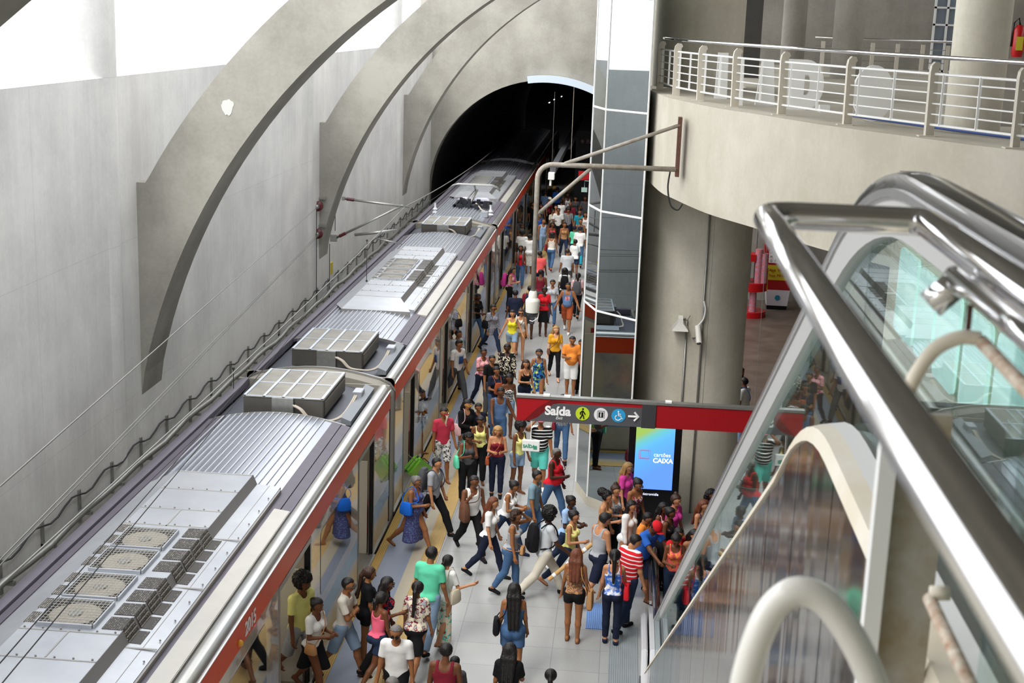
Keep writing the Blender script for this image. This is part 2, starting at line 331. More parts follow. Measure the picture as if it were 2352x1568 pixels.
# ================================================================ lower and upper railings
rl = empty('balcony_railing', (EDGE[0][0], EDGE[0][1], 8.9), 'long white railing with a chrome handrail curving along the balcony edge', 'railing')
posts = [tuple(at(px, py, z=8.9)[:2]) for px, py in ((1499, 206), (1535, 219), (1590, 231), (1668, 246), (1775, 264), (1925, 287), (2112, 313), (2312, 341))]
posts += [(6.0, 16.6), (7.4, 15.1), (9, 14.0), (11, 13.0)]
M_POST = mat('post_cream', '#d3ccbd', 0.45)
def inset(i, d=0.12):
    a = Vector(posts[max(i-1, 0)]); b = Vector(posts[min(i+1, len(posts)-1)]); t = (b-a).normalized(); n = Vector((-t.y, t.x)) if True else None
    if n.x < 0: n = -n
    return t, n
RP = []
for i, p in enumerate(posts):
    t, n = inset(i); P = Vector(p) + n*0.08; RP.append(P)
    prof = [(0, 0), (0.14, 0), (0.12, 0.9), (0.15, 0.93), (0.12, 0.985), (0.05, 0.99), (0.0, 0.94), (-0.015, 0.86)]
    mb = MB(); th = 0.022
    vs = []
    for s_ in (-th, th): vs += [(P.x + n.x*u + t.x*s_, P.y + n.y*u + t.y*s_, 8.9 + v) for u, v in prof]
    k = len(prof); mb.add(vs, [tuple(range(k)), tuple(range(2*k-1, k-1, -1))] + [(j, (j+1) % k, k+(j+1) % k, k+j) for j in range(k)])
    mb.box(P.x-0.09, P.x+0.13, P.y-0.09, P.y+0.09, 8.9, 8.915)
    child(mb.build('post', M_POST), rl)
child(MB().tube(smooth_poly([(P.x + 0.1, P.y + 0.03, 9.95) for P in RP], 5), 0.03, 12).build('handrail', M_CHROME, smooth='all'), rl)
for z in (9.06, 9.2, 9.34, 9.48, 9.62, 9.73):
    child(MB().tube([(P.x + 0.06, P.y + 0.02, z) for P in RP], 0.011 if 9.1 < z < 9.7 else 0.018, 6).build('crossbar', M_WHITE), rl)
for i in range(len(RP)-1):
    A, B = RP[i], RP[i+1]
    for t_ in (0.12, 0.55):
        q = A.lerp(B, t_); mb = MB().box(q.x+0.04, q.x+0.075, q.y, q.y+0.03, 9.06, 9.73); child(mb.build('upright', M_WHITE), rl)
r2 = empty('far_railing', (6, 45, 8.9), 'small distant railing with a chrome handrail at the back of the upper level', 'railing')
xa, xb = at(1872, 95, y=45)[0], at(2190, 95, y=45)[0]
child(MB().tube([(xa, 45, 9.96), (xb, 45, 9.96)], 0.03, 8).build('handrail', M_CHROME, smooth='all'), r2)
for z in (9.1, 9.3, 9.5, 9.7): child(MB().tube([(xa, 45, z), (xb, 45, z)], 0.012, 6).build('crossbar', M_STEEL), r2)
for k in range(6): x = xa + 0.2 + (xb-xa-0.4)*k/5; child(MB().box(x, x+0.12, 44.97, 45.03, 8.9, 9.85).build('post', M_POST), r2)

# white letter-like boards stored on the balcony
def board(poly, x0, x1, y, z0, z1, label, hole=None, name='letter_board'):
    mb = MB(); P = [(x0 + u*(x1-x0), z0 + v*(z1-z0)) for u, v in poly]
    if hole:
        H = [(x0 + u*(x1-x0), z0 + v*(z1-z0)) for u, v in hole]; mb.strip(P + P[:1], H + H[:1], lambda p, s_: (p[0], y + s_*0.15, p[1]))
    else: mb.prism(P, 1, y, y+0.15)
    return tag(mb.build(name, M_WHITE), label, 'board', 'white boards behind the balcony railing')
def bx(px, y): return at(px, 190, y=y)[0]
board([(0, 0), (0.35, 0), (0.3, 1), (0.1, 1)], bx(1690, 25), bx(1745, 25), 25, 8.9, 9.72, 'white slanted board behind the railing, just left of the double board')
board([(0, 0), (1, 0), (0.8, 1), (0.25, 1)], bx(1738, 25.3), bx(1783, 25.3), 25.3, 8.9, 9.7, 'white board with a tapering top behind the railing, third from the left')
def ell(cx, cy, rx, ry, a0, a1, n): return [(cx + rx*math.cos(math.radians(a0 + (a1-a0)*i/n)), cy + ry*math.sin(math.radians(a0 + (a1-a0)*i/n))) for i in range(n+1)]
board([(0, 0), (0, 0.4)][:1] + [(0.0, 0.5), (0.06, 1)] + ell(0.55, 0.5, 0.45, 0.5, 90, -90, 16), bx(1803, 24.4), bx(1893, 24.4), 24.4, 8.9, 9.74,
      'white D-shaped board with a slot, standing behind the balcony railing', hole=[(0.5, 0.3), (0.5, 0.5), (0.5, 0.7)] + ell(0.56, 0.5, 0.1, 0.2, 90, -90, 16))
board(ell(0.5, 0.5, 0.5, 0.5, 0, 350, 30), bx(1962, 22), bx(2055, 22), 22, 8.9, 9.75, 'white round board behind the balcony railing, right of the D-shaped board')
board([(0, 0), (1, 0), (0.9, 1), (0.1, 1)], bx(1643, 27), bx(1672, 27), 27, 8.9, 9.75, 'narrow white board at the left end of the row behind the railing')
tag(MB().box(bx(1886, 24), bx(1910, 24), 23.9, 24.1, 8.9, 9.02).build('small_box', M_WHITE, bevel=0.004), 'small white box on the balcony floor beside the D-shaped board', 'box')
tag(MB().tube(smooth_poly([(3.4, 21.8, 9.0), (4.4, 20.4, 8.96), (5.4, 19.2, 8.93), (6.5, 18.2, 8.93)]), 0.03, 8).build('blue_hose', mat('blue_hose', '#4a5f9c', 0.5), smooth='all'), 'blue hose lying along the balcony floor behind the railing', 'hose')
ex = empty('fire_extinguisher', tuple(at(2335, 60, y=22)), 'red fire extinguisher hanging at the right end of the upper level', 'extinguisher')
ex.location.z = 9.9; X, Y = ex.location.x + 0.05, 22
child(MB().tube([(X, Y, 9.95), (X, Y, 10.0), (X, Y, 10.35), (X, Y, 10.42)], [0.07, 0.085, 0.085, 0.04], 20).build('cylinder', mat('extinguisher_red', '#c01818', 0.3), smooth=True), ex)
child(MB().tube([(X, Y, 10.42), (X-0.02, Y, 10.52), (X-0.09, Y, 10.45), (X-0.1, Y, 10.1)], 0.014, 8).build('hose', M_BLK, smooth='all'), ex)
child(MB().box(X-0.05, X+0.05, Y-0.09, Y-0.085, 10.05, 10.25).build('label_sticker', mat('sticker_yellow', '#d8c93a', 0.5)), ex)
tag(MB().box(X-0.3, X+0.6, Y+0.15, Y+0.2, 8.9, 12.6).build('service_panel', C_DARK), 'grey wall panel behind the fire extinguisher', 'panel')

# ================================================================ hanging exit sign
SY = 26.0
sg = empty('exit_sign', (0.4, SY, 2.65), 'long red and grey hanging sign reading Saída with round pictograms and an arrow', 'sign')
def bz(x): return 0.0
child(MB().box(-1.88, 3.0, SY-0.02, SY+0.14, 3.10, 3.15).build('top_channel', M_STEEL), sg)
child(MB().box(-1.86, 3.0, SY, SY+0.12, 2.64, 3.10).build('red_body', M_RED), sg)
gp = [(-1.62, 2.64), (0.56, 2.64), (0.56, 3.02), (-1.05, 3.02), (-1.16, 3.0), (-1.3, 2.86), (-1.45, 2.72)]
child(MB().prism(gp, 1, SY-0.006, SY+0.01).build('grey_field', M_GREY), sg)
child(MB().prism([(-1.72, 2.64), (-1.62, 2.64), (-1.45, 2.72), (-1.28, 2.88), (-1.05, 3.03), (-0.9, 3.05), (-1.2, 3.08), (-1.45, 2.92)], 1, SY-0.003, SY+0.01).build('dark_red_sweep', mat('sign_dark_red', '#701016', 0.4)), sg)
child(MB().box(0.56, 0.83, SY-0.03, SY+0.14, 2.63, 3.10).build('joint_cover', mat('joint_grey', '#3e3f42', 0.4)), sg)
WT = mat('sign_white', '#f2f2f2', 0.5)
RX = (PI/2, 0, 0)
def txt(body, x, z, size, parent, m=WT, y=SY-0.012, **k):
    L_ = parent.location; return text_mesh(body, 'lettering', m, size, parent, (x - L_[0], y - L_[1], z - L_[2]), RX, **k)
txt('Saída', -1.31, 2.79, 0.245, sg, bold=0.009); txt('Exit', -1.10, 2.705, 0.085, sg, shear=0.3)
for i, (x, c) in enumerate(((-0.58, '#c4d92e'), (-0.225, '#e9e9ea'), (0.115, '#2b9fd6'))):
    child(MB().disc((x, SY-0.006, 2.845), 0.135, (0, -1, 0), 32, 0.008).build('pictogram_disc', mat('disc_%d' % i, c, 0.5)), sg)
def pict(strokes, name, m, r):
    mb = MB()
    for a in strokes:
        if len(a) == 3 and not isinstance(a[0], tuple): mb.disc((a[0], SY-0.016, a[1]), a[2], (0, -1, 0), 14, 0.004)
        else: mb.tube([(p[0], SY-0.017, p[1]) for p in a], r, 6)
    child(mb.build(name, m), sg)
x = -0.58; z = 2.845
pict([(x+0.005, z+0.095, 0.019), ((x, z+0.065), (x-0.005, z)), ((x, z+0.06), (x-0.045, z+0.02), (x-0.04, z-0.015)), ((x, z+0.06), (x+0.035, z+0.015), (x+0.05, z-0.01)), ((x-0.005, z), (x-0.015, z-0.05), (x-0.05, z-0.1)), ((x-0.005, z), (x+0.02, z-0.045), (x+0.03, z-0.1))], 'walking_figure', M_BLK, 0.012)
x = -0.225; mb = MB(); mb.box(x-0.045, x+0.045, SY-0.018, SY-0.014, z-0.055, z+0.05)
child(mb.build('lift_box', M_BLK), sg)
pict([((x-0.065, z-0.075), (x-0.065, z+0.075)), ((x+0.065, z-0.075), (x+0.065, z+0.075)), ((x-0.065, z+0.075), (x+0.065, z+0.075))], 'lift_frame', M_BLK, 0.004)
mb = MB(); mb.tube([(x, SY-0.02, z+0.02), (x, SY-0.02, z-0.04)], 0.012, 6); mb.disc((x, SY-0.018, z+0.035), 0.011, (0, -1, 0), 12, 0.004); child(mb.build('lift_figure', WT), sg)
x = 0.115
pict([(x-0.005, z+0.085, 0.016), ((x-0.005, z+0.065), (x, z), (x+0.045, z-0.005), (x+0.065, z-0.06), (x+0.085, z-0.055)), ((x, z+0.035), (x+0.045, z+0.03)), [(x-0.005+0.055*math.cos(a), z-0.04+0.052*math.sin(a)) for a in np.linspace(2.1, 6.0, 12)]], 'wheelchair_figure', WT, 0.009)
pict([((0.30, z), (0.49, z)), ((0.42, z+0.085), (0.5, z), (0.42, z-0.085))], 'arrow', WT, 0.021)
for x in (1.71, 2.7): child(MB().tube([(x, SY+0.06, 3.15), (x, SY+0.06, 7.1 if x > 1.2 else 12.4)], 0.006, 5).build('hanging_cable', M_WIRE), sg)
for x in (-1.35, -0.95, 1.0): child(MB().box(x, x+0.12, SY-0.03, SY+0.1, 3.15, 3.18).build('clamp', M_WHITE), sg)
ms = empty('small_exit_sign', (-1.56, 25.9, 2.16), 'small white box sign with green SAÍDA lettering hanging below the big sign', 'sign')
child(MB().box(-1.72, -1.38, 25.86, 25.94, 2.06, 2.28).build('box', M_WHITE, bevel=0.008), ms)
GR = mat('sign_green', '#3f9b7d', 0.5)
text_mesh('SAÍDA', 'lettering', GR, 0.085, ms, (-0.145, -0.046, -0.02), RX, bold=0.002)
child(MB().box(-1.5, -1.43, 25.852, 25.858, 2.11, 2.18).build('green_arrow_field', GR), ms)
child(MB().tube([(-1.56, 25.9, 2.28), (-1.56, 25.98, 2.64)], 0.008, 6).build('hanging_rod', M_WHITE), ms)

# ================================================================ advertising totem
TY = 27.35
tt = empty('advertising_totem', (0.9, TY, 0), 'tall black totem with a glowing blue and green screen in front of the concrete column', 'totem')
child(MB().box(0.36, 1.43, TY, TY+0.18, 0, 2.32).build('housing', M_BLK, bevel=0.01), tt)
def screen_mat():
    m = bpy.data.materials.new('screen_glow'); m.use_nodes = True; t = m.node_tree; b = t.nodes['Principled BSDF']; L = t.links.new
    tc = t.nodes.new('ShaderNodeTexCoord'); sp = t.nodes.new('ShaderNodeSeparateXYZ'); L(tc.outputs['Generated'], sp.inputs[0])
    a = t.nodes.new('ShaderNodeMath'); a.operation = 'MULTIPLY_ADD'; L(sp.outputs[2], a.inputs[0]); a.inputs[1].default_value = 1.2
    s_ = t.nodes.new('ShaderNodeMath'); s_.operation = 'MULTIPLY'; L(sp.outputs[0], s_.inputs[0]); s_.inputs[1].default_value = -0.45; L(s_.outputs[0], a.inputs[2])
    r = t.nodes.new('ShaderNodeValToRGB'); e = r.color_ramp.elements; e[0].position = 0.1; e[0].color = srgb('#5b8df5'); e[1].position = 1.1; e[1].color = srgb('#8fae52')
    k = r.color_ramp.elements.new(0.62); k.color = srgb('#57a3e6'); k = r.color_ramp.elements.new(0.85); k.color = srgb('#62b3b4')
    L(a.outputs[0], r.inputs[0]); L(r.outputs[0], b.inputs['Emission Color']); b.inputs['Emission Strength'].default_value = 1.0; b.inputs['Base Color'].default_value = (0.01, 0.01, 0.01, 1); b.inputs['Roughness'].default_value = 0.2
    return m
child(MB().box(0.5, 1.29, TY-0.008, TY, 0.93, 2.24).build('screen', screen_mat()), tt)
SW = mat('screen_white', '#dfe6ff', 0.5, emit=0.9)
text_mesh('cartões', 'lettering', SW, 0.115, tt, (-0.02, -0.014, 1.64), RX, ext=0.002)
text_mesh('CAIXA', 'lettering', SW, 0.135, tt, (-0.03, -0.014, 1.51), RX, ext=0.002, bold=0.004)
text_mesh('eletromidia', 'lettering', SW, 0.075, tt, (-0.22, -0.014, 0.80), RX, ext=0.002)
lg = MB(); RO = mat('logo_red', '#b0506a', 0.5, emit=0.5)
for d in (0, 0.03): lg.tube([(0.58+d, TY-0.014, 1.58+d*0.4), (0.78+d, TY-0.014, 1.58+d*0.4), (0.78+d, TY-0.014, 1.75+d*0.4), (0.58+d, TY-0.014, 1.75+d*0.4), (0.58+d, TY-0.014, 1.58+d*0.4)], 0.006, 4)
child(lg.build('logo_outline', RO), tt)

# ================================================================ things on the big column
def on_col(px, py):
    """point on the column front"""
    d = AX @ np.array([(px - CW/2)/FPX, -(py - CH/2)/FPX, 1.0]); o = EYE[:2] - np.array([1.57, 29.85]); D = d[:2]
    a = D@D; b = 2*o@D; c = o@o - 1.22**2; t = (-b - math.sqrt(max(b*b-4*a*c, 0)))/(2*a); return EYE + t*d
for (pa, zt, lab) in (((1578, 735), None, 'thin grey conduit running up the column to the loudspeaker'), ((1616, 700), 7.1, 'thin grey conduit running up the column past the camera to the slab')):
    p = on_col(*pa); z1 = zt or p[2]; tag(MB().tube([(p[0], p[1]-0.01, 0), (p[0], p[1]-0.01, z1)], 0.022, 8).build('conduit', M_STEEL, smooth='all'), lab, 'conduit')
hs = empty('horn_loudspeaker', tuple(on_col(1575, 745)), 'white horn loudspeaker on the concrete column', 'loudspeaker')
p = on_col(1562, 745); hy = p[1]-0.12
hm = MB()
def rect_ring(cx, cy, cz, w_, h_): return [(cx-w_, cy-0.0, cz-h_), (cx+w_, cy, cz-h_), (cx+w_, cy, cz+h_), (cx-w_, cy, cz+h_)]
rings = [(0.045, 0.045, 0.17), (0.06, 0.05, 0.06), (0.16, 0.09, -0.06), (0.165, 0.10, -0.09)]
vs = []; 
for w_, h_, dz in rings: vs += [(p[0]-w_, hy-h_-0.05, p[2]+dz), (p[0]+w_, hy-h_-0.05, p[2]+dz), (p[0]+w_, hy+h_, p[2]+dz+0.04), (p[0]-w_, hy+h_, p[2]+dz+0.04)]
hm.add(vs, [(i*4+k, i*4+(k+1) % 4, i*4+4+(k+1) % 4, i*4+4+k) for i in range(3) for k in range(4)] + [(0, 1, 2, 3)])
child(hm.build('horn', mat('horn_white', '#e6e4dd', 0.4), smooth=True), hs)
child(MB().tube([(p[0], hy, p[2]+0.1), (p[0]+0.1, hy+0.1, p[2]+0.14)], 0.014, 8).build('bracket', M_STEEL), hs)
child(MB().tube([(p[0]+0.05, hy, p[2]+0.13), (p[0]+0.14, hy, p[2]+0.12), (p[0]+0.2, hy+0.05, p[2]+0.22)], 0.006, 5).build('cable', M_DKWIRE), hs)
p = on_col(1606, 768)
cc = empty('bullet_camera', tuple(p), 'white bullet security camera on the concrete column', 'camera')
child(MB().tube([(p[0]-0.05, p[1]-0.1, p[2]+0.2), (p[0]-0.01, p[1]-0.3, p[2]-0.12)], 0.062, 12, flat=(1, 0.9)).build('camera_body', mat('cctv_white', '#e9e6dd', 0.4), smooth=True), cc)
child(MB().tube([(p[0]-0.009, p[1]-0.296, p[2]-0.115), (p[0]-0.006, p[1]-0.308, p[2]-0.135)], 0.045, 12).build('lens', M_BLK), cc)
child(MB().tube([(p[0], p[1]-0.2, p[2]), (p[0]-0.12, p[1]-0.05, p[2]-0.08), (p[0]-0.13, p[1], p[2]-0.08)], 0.018, 8).build('bracket', M_STEEL), cc)
child(MB().tube(smooth_poly([(p[0]-0.05, p[1]-0.1, p[2]+0.2), (p[0]+0.06, p[1]-0.05, p[2]+0.34), (p[0]+0.09, p[1]-0.03, p[2]+0.55), (p[0]+0.05, p[1]-0.02, p[2]+0.72)]), 0.018, 8).build('flexible_conduit', M_WHITE, smooth='all'), cc)

# ================================================================ dome camera on its pipe bracket
BY = 25.2
def bp_(px, py, y=BY): return Vector(at(px, py, y=y))
dc = empty('dome_camera_mast', tuple(bp_(1556, 400)), 'grey pipe bracket fixed to the balcony edge with a hanging white dome camera', 'camera')
plate_t, plate_b = bp_(1563, 270), bp_(1553, 406)
child(MB().box(plate_b.x-0.02, plate_b.x+0.05, BY-0.03, BY+0.25, plate_b.z, plate_t.z).build('wall_plate', M_RUST), dc)
A, B_, Cc = bp_(1553, 389), bp_(1270, 378), bp_(1238, 420)
path = [A, B_] + [Vector((B_.x - 0.27*math.sin(a), BY, B_.z - 0.27*(1-math.cos(a)))) for a in np.linspace(0.15, PI/2, 8)] + [bp_(1233, 668)]
path[2:] = [Vector((v.x, v.y, v.z)) for v in path[2:]]; path[-1].x = path[-2].x
child(MB().tube(path, 0.046, 14).build('main_pipe', M_PIPE, smooth='all'), dc)
child(MB().tube([bp_(1297, 376), bp_(1562, 287)], 0.034, 12).build('upper_stay', M_PIPE, smooth='all'), dc)
px_ = path[-1].x
child(MB().tube([Vector((px_, BY, bp_(1240, 495).z)), bp_(1357, 387)], 0.034, 12).build('lower_stay', M_PIPE, smooth='all'), dc)
zt = path[-1].z; DW = mat('dome_white', '#dcdad0', 0.35)
child(MB().tube([(px_, BY, zt), (px_, BY, zt-0.03), (px_, BY, zt-0.13), (px_, BY, zt-0.17), (px_, BY, zt-0.2), (px_, BY, zt-0.4)], [0.055, 0.075, 0.085, 0.13, 0.135, 0.125], 28).build('dome_housing', DW, smooth=True), dc)
child(MB().ball((px_, BY, zt-0.41), 0.11, 24, 14).build('dome_glass', mat('dome_smoked', '#4a4d50', 0.05, alpha=0.75), smooth='all'), dc)
child(MB().ball((px_, BY, zt-0.41), 0.06, 14, 10).build('lens', M_BLK, smooth='all'), dc)
child(MB().tube([(px_+0.12, BY-0.02, zt-0.4), (px_+0.11, BY-0.06, zt-0.5), (px_+0.02, BY-0.08, zt-0.56), (px_-0.04, BY-0.06, zt-0.55)], 0.008, 6).build('guard_ring', WT, smooth='all'), dc)
child(MB().tube(smooth_poly([tuple(bp_(1540, 390)), tuple(bp_(1534, 430)), tuple(bp_(1540, 470)), tuple(bp_(1556, 482)), tuple(bp_(1567, 468))]), 0.016, 8).build('power_cable', M_DKWIRE, smooth='all'), dc)

# ================================================================ overhead line
wall_ins = []
OY = 41.0
ct = empty('overhead_line_bracket', (-8.9, OY, 3.6), 'silver cantilever bracket with maroon insulators reaching from the second arch over the track', 'bracket')
def op_(px, py): return Vector(at(px, py, y=OY))
A, B_, C2, D_, E_, F_ = op_(790, 456), op_(940, 476), op_(770, 547), op_(925, 472), op_(815, 539), op_(911, 529)
child(MB().tube([A, B_], 0.035, 10).build('top_tube', M_STEEL, smooth='all'), ct)
child(MB().tube([C2, D_], 0.035, 10).build('diagonal_tube', M_STEEL, smooth='all'), ct)
child(MB().tube([E_, F_], 0.045, 10).build('registration_tube', M_STEEL, smooth='all'), ct)
child(MB().tube([op_(862, 547), op_(922, 560)], 0.022, 8).build('steady_arm', M_STEEL, smooth='all'), ct)
def ins(a, b, t0, t1, par):
    mb = MB(); a, b = Vector(a), Vector(b); L_ = []; R_ = []
    for i in range(13): t = t0 + (t1-t0)*i/12; L_.append(a.lerp(b, t)); R_.append(0.06 if i % 2 else 0.035)
    mb.tube(L_, R_, 12); child(mb.build('insulator', M_MAROON, smooth='all'), par)
ins(A, B_, 0.04, 0.16, ct); ins(C2, D_, 0.06, 0.16, ct)
child(MB().box(C2.x-0.15, C2.x+0.05, OY-0.05, OY+0.06, C2.z-0.1, C2.z+0.1).build('wall_fixing', M_STEEL), ct)
child(MB().box(A.x-0.06, A.x+0.03, OY-0.05, OY+0.05, A.z-0.05, A.z+0.05).build('wall_fixing', M_STEEL), ct)
for px, py, lab in ((733, 472, 'maroon insulator with steel bracket, upper one of the pair on the second arch'), (733, 535, 'maroon insulator with steel bracket, lower one of the pair on the second arch')):
    q = Vector(at(px, py, y=40.9)); e = empty('wall_insulator', q, lab, 'insulator')
    child(MB().tube([q + Vector((0, -0.26, 0)), q + Vector((0, -0.2, 0)), q + Vector((0, -0.08, 0)), q], [0.06, 0.15, 0.15, 0.05], 14).build('insulator', M_MAROON, smooth=True), e)
    child(MB().ball(q + Vector((0, -0.3, 0)), 0.07, 12, 8).build('clamp', M_STEEL, smooth='all'), e)
    child(MB().box(q.x-0.2, q.x-0.13, q.y+0.03, q.y+0.14, q.z-0.15, q.z+0.3).box(q.x-0.2, q.x+0.2, q.y+0.03, q.y+0.1, q.z+0.18, q.z+0.24).build('bracket', M_STEEL), e)
def wire(a, b, r, label, sag=0.0, m=M_WIRE):
    a, b = Vector(a), Vector(b); pts = [a.lerp(b, i/10) - Vector((0, 0, sag*4*(i/10)*(1-i/10))) for i in range(11)]
    return tag(MB().tube(pts, r, 5).build('overhead_wire', m, smooth='all'), label, 'wire')
q1 = at(733, 472, y=40.6); q2 = at(733, 535, y=40.6)
wire(at(0, 1117, y=10.5), q1, 0.008, 'uppermost thin grey wire slanting down from the upper wall insulator'); wire(at(0, 1285, y=12), q2, 0.008, 'thin grey wire running from the lower wall insulator to the lower left')
wire(at(0, 1298, y=12), (q2[0], q2[1], q2[2]-0.05), 0.008, 'thin grey wire just under the other one from the lower wall insulator')
cx_ = at(930, 472, y=41); low = at(845, 545, y=41)
wire(at(0, 1345, y=11.5), at(930, 475, y=41), 0.012, 'thick carrier wire over the train from lower left to the cantilever tip', 0.1)
wire(at(930, 475, y=41), at(1135, 343, y=70), 0.016, 'thick carrier wire from the cantilever tip into the tunnel', 0.15)
wire(at(5, 1568, y=9.8), at(845, 560, y=41), 0.0065, 'contact wire above the train roof from lower left to the bracket', 0.0, M_DKWIRE)
wire(at(-40, 1568, y=9.6), at(840, 560, y=41), 0.0065, 'second contact wire beside the other above the train roof', 0.0, M_DKWIRE)
wire(at(845, 560, y=41), at(1150, 350, y=75), 0.012, 'contact wire from the bracket along the train into the tunnel', 0.0, M_DKWIRE)
for (pa, pb, yy) in (((536, 846), (536, 940), 26), ((843, 552), (843, 645), 34)):
    a = at(*pa, y=yy); b_ = at(*pb, y=yy); b_[0] = a[0]
    tag(MB().tube([a, b_], 0.008, 5).ball(a, 0.03, 6, 4).ball(b_, 0.03, 6, 4).build('wire_dropper', M_DKWIRE), {26: 'thin dropper hanging from the carrier wire over the nearest roof boxes', 34: 'thin dropper hanging from the carrier wire over the second car', 47: 'thin dropper hanging from the carrier wire near the tunnel mouth'}[yy], 'dropper')
for (px, py0, py1, lab) in ((727, 480, 705, 'thin dark cable running down the wall below the insulators'), (757, 560, 695, 'thin dark cable running down the wall right of the other one'), (770, 480, 530, 'short dark cable hanging between the bracket fixings')):
    a = at(px, py0, x=XW+0.05); b_ = at(px, py1, x=XW+0.05); tag(MB().tube([a, (a[0], a[1], b_[2])], 0.012, 5).build('wall_cable', M_DKWIRE), lab, 'cable')
yp = at(763, 615, x=XW+0.03); tag(MB().box(XW, XW+0.03, yp[1]-0.12, yp[1]+0.12, yp[2]-0.18, yp[2]+0.18).build('warning_plate', mat('plate_yellow', '#e0c83a', 0.5)), 'small yellow plate on the left wall above the train', 'plate')
# pipe along the wall on brackets
wp = empty('wall_pipe', (-8.93, 10, 1.75), 'long grey pipe on brackets along the foot of the left wall', 'pipe')
pts = [(-8.93 + 0.02*math.sin(y*1.3), y, 1.76 + 0.03*math.sin(y*2.1)) for y in np.arange(10, 64, 0.8)]
child(MB().tube(pts, 0.062, 10).build('pipe', M_STEEL, smooth='all'), wp)
pts2 = [(-9.05, y, 2.02 + 0.07*math.cos(y*2*PI/1.55)) for y in np.arange(10, 64, 0.3)]
child(MB().tube(pts2, 0.018, 6).build('sagging_cable', M_DKWIRE, smooth='all'), wp)
for k in range(34):
    y = 11.2 + k*1.55; child(MB().box(XW, -8.86, y, y+0.07, 1.66, 1.72).box(XW, XW+0.04, y, y+0.07, 1.5, 2.1).build('bracket', M_STEEL), wp)
S('trim_9', MB().box(XW, XW+0.35, 0, PY, 0.9, 1.1), C_DARK)

# ================================================================ kiosk, cup board, tunnel things
kx, ky = 4.7, 50.0
kk = empty('snack_kiosk', (kx, ky, 0), 'red snack dispenser stand with colourful toy tubes in the lower hall', 'kiosk')
KR = mat('kiosk_red', '#c4101a', 0.35)
child(MB().tube([(kx, ky, 0), (kx, ky, 0.22)], 0.62, 24).build('base', KR, smooth=True), kk)
child(MB().tube([(kx, ky, 0.98), (kx, ky, 1.28)], 0.62, 24).build('tray', KR, smooth=True), kk)
child(MB().box(kx-0.5, kx-0.05, ky-0.4, ky+0.1, 1.28, 2.05).build('dispenser_box', M_GREY), kk); child(MB().box(kx-0.6, kx+0.1, ky-0.42, ky+0.2, 2.05, 2.3).build('header', KR), kk)
child(MB().box(kx-0.42, kx-0.18, ky-0.42, ky-0.4, 1.7, 1.92).build('white_notice', WT), kk)
TM = mat('candy_tube', '#b9a0c0', 0.3, var=0.9, vscale=14, col2='#d85a30')
for i, (dx, z0, z1) in enumerate(((-0.35, 0.22, 0.98), (0.1, 0.22, 0.98), (0.22, 1.28, 2.5), (0.42, 1.28, 2.35))): child(MB().tube([(kx+dx, ky-0.3, z0), (kx+dx, ky-0.3, z1)], 0.13, 14).build('toy_tube', TM, smooth=True), kk)
yx = at(1752, 640, y=49.8); tag(MB().box(yx[0]-0.18, yx[0]+0.18, 49.75, 49.8, yx[2]-0.45, yx[2]+0.4).build('yellow_poster', mat('poster_yellow', '#e2c044', 0.5)), 'yellow upright notice hanging between the kiosk and the cup-shaped board', 'poster')
tag(MB().tube([(yx[0]-0.3, 49.9, 0), (yx[0]-0.3, 49.9, 3.4)], 0.03, 8).build('notice_pole', M_STEEL), 'thin pole behind the yellow notice', 'pole')
cbx = at(1782, 709, z=0); cy = cbx[1]; cb = empty('cup_board', (cbx[0], cy, 0), 'tall cup-shaped price board in red yellow and white in the lower hall', 'board')
def trap(z0, z1, m, nm, off=0):
    w0, w1 = 0.36 + 0.10*z0, 0.36 + 0.10*z1
    c = cbx[0]; child(MB().prism([(c-w0, z0), (c+w0, z0), (c+w1, z1), (c-w1, z1)], 1, cy-0.2-off, cy+0.2+off).build(nm, m), cb)
CB = mat('board_red', '#a01018', 0.45); CYW = mat('board_yellow', '#c7b32a', 0.5)
trap(0, 0.16, M_BLK, 'foot'); trap(0.16, 0.75, mat('board_white', '#dcd8de', 0.5), 'white_band'); trap(0.75, 1.12, CB, 'red_band'); trap(1.12, 1.68, CYW, 'yellow_band'); trap(1.68, 2.42, CB, 'red_panel')
child(MB().ball((cbx[0], cy, 2.45), 0.6, 16, 8, (1, 0.35, 0.55)).build('popcorn_top', mat('popcorn', '#9a9484', 0.8, var=0.6, vscale=25, bump=0.8), smooth='all'), cb)
c = cbx[0]; child(MB().box(c-0.42, c+0.44, cy-0.215, cy-0.2, 1.76, 2.2).build('price_field', WT), cb)
for body, x_, z_, s_, m_ in (('Pipoca', -0.3, 2.24, 0.17, CYW), ('P  R$ 5,00', -0.38, 2.08, 0.13, M_BLK), ('M  R$ 7,00', -0.38, 1.94, 0.13, M_BLK), ('G  R$ 9,00', -0.38, 1.80, 0.13, M_BLK), ('Água  R$ 2,00', -0.38, 1.46, 0.12, CB), ('Suco  R$ 3,00', -0.38, 1.26, 0.12, CB)):
    text_mesh(body, 'lettering', m_, s_, cb, (x_, -0.222, z_), RX)
child(MB().disc((c, cy-0.205, 0.46), 0.1, (0, -1, 0), 16, 0.01).build('round_logo', mat('logo_teal', '#2a8aa8', 0.5)), cb)
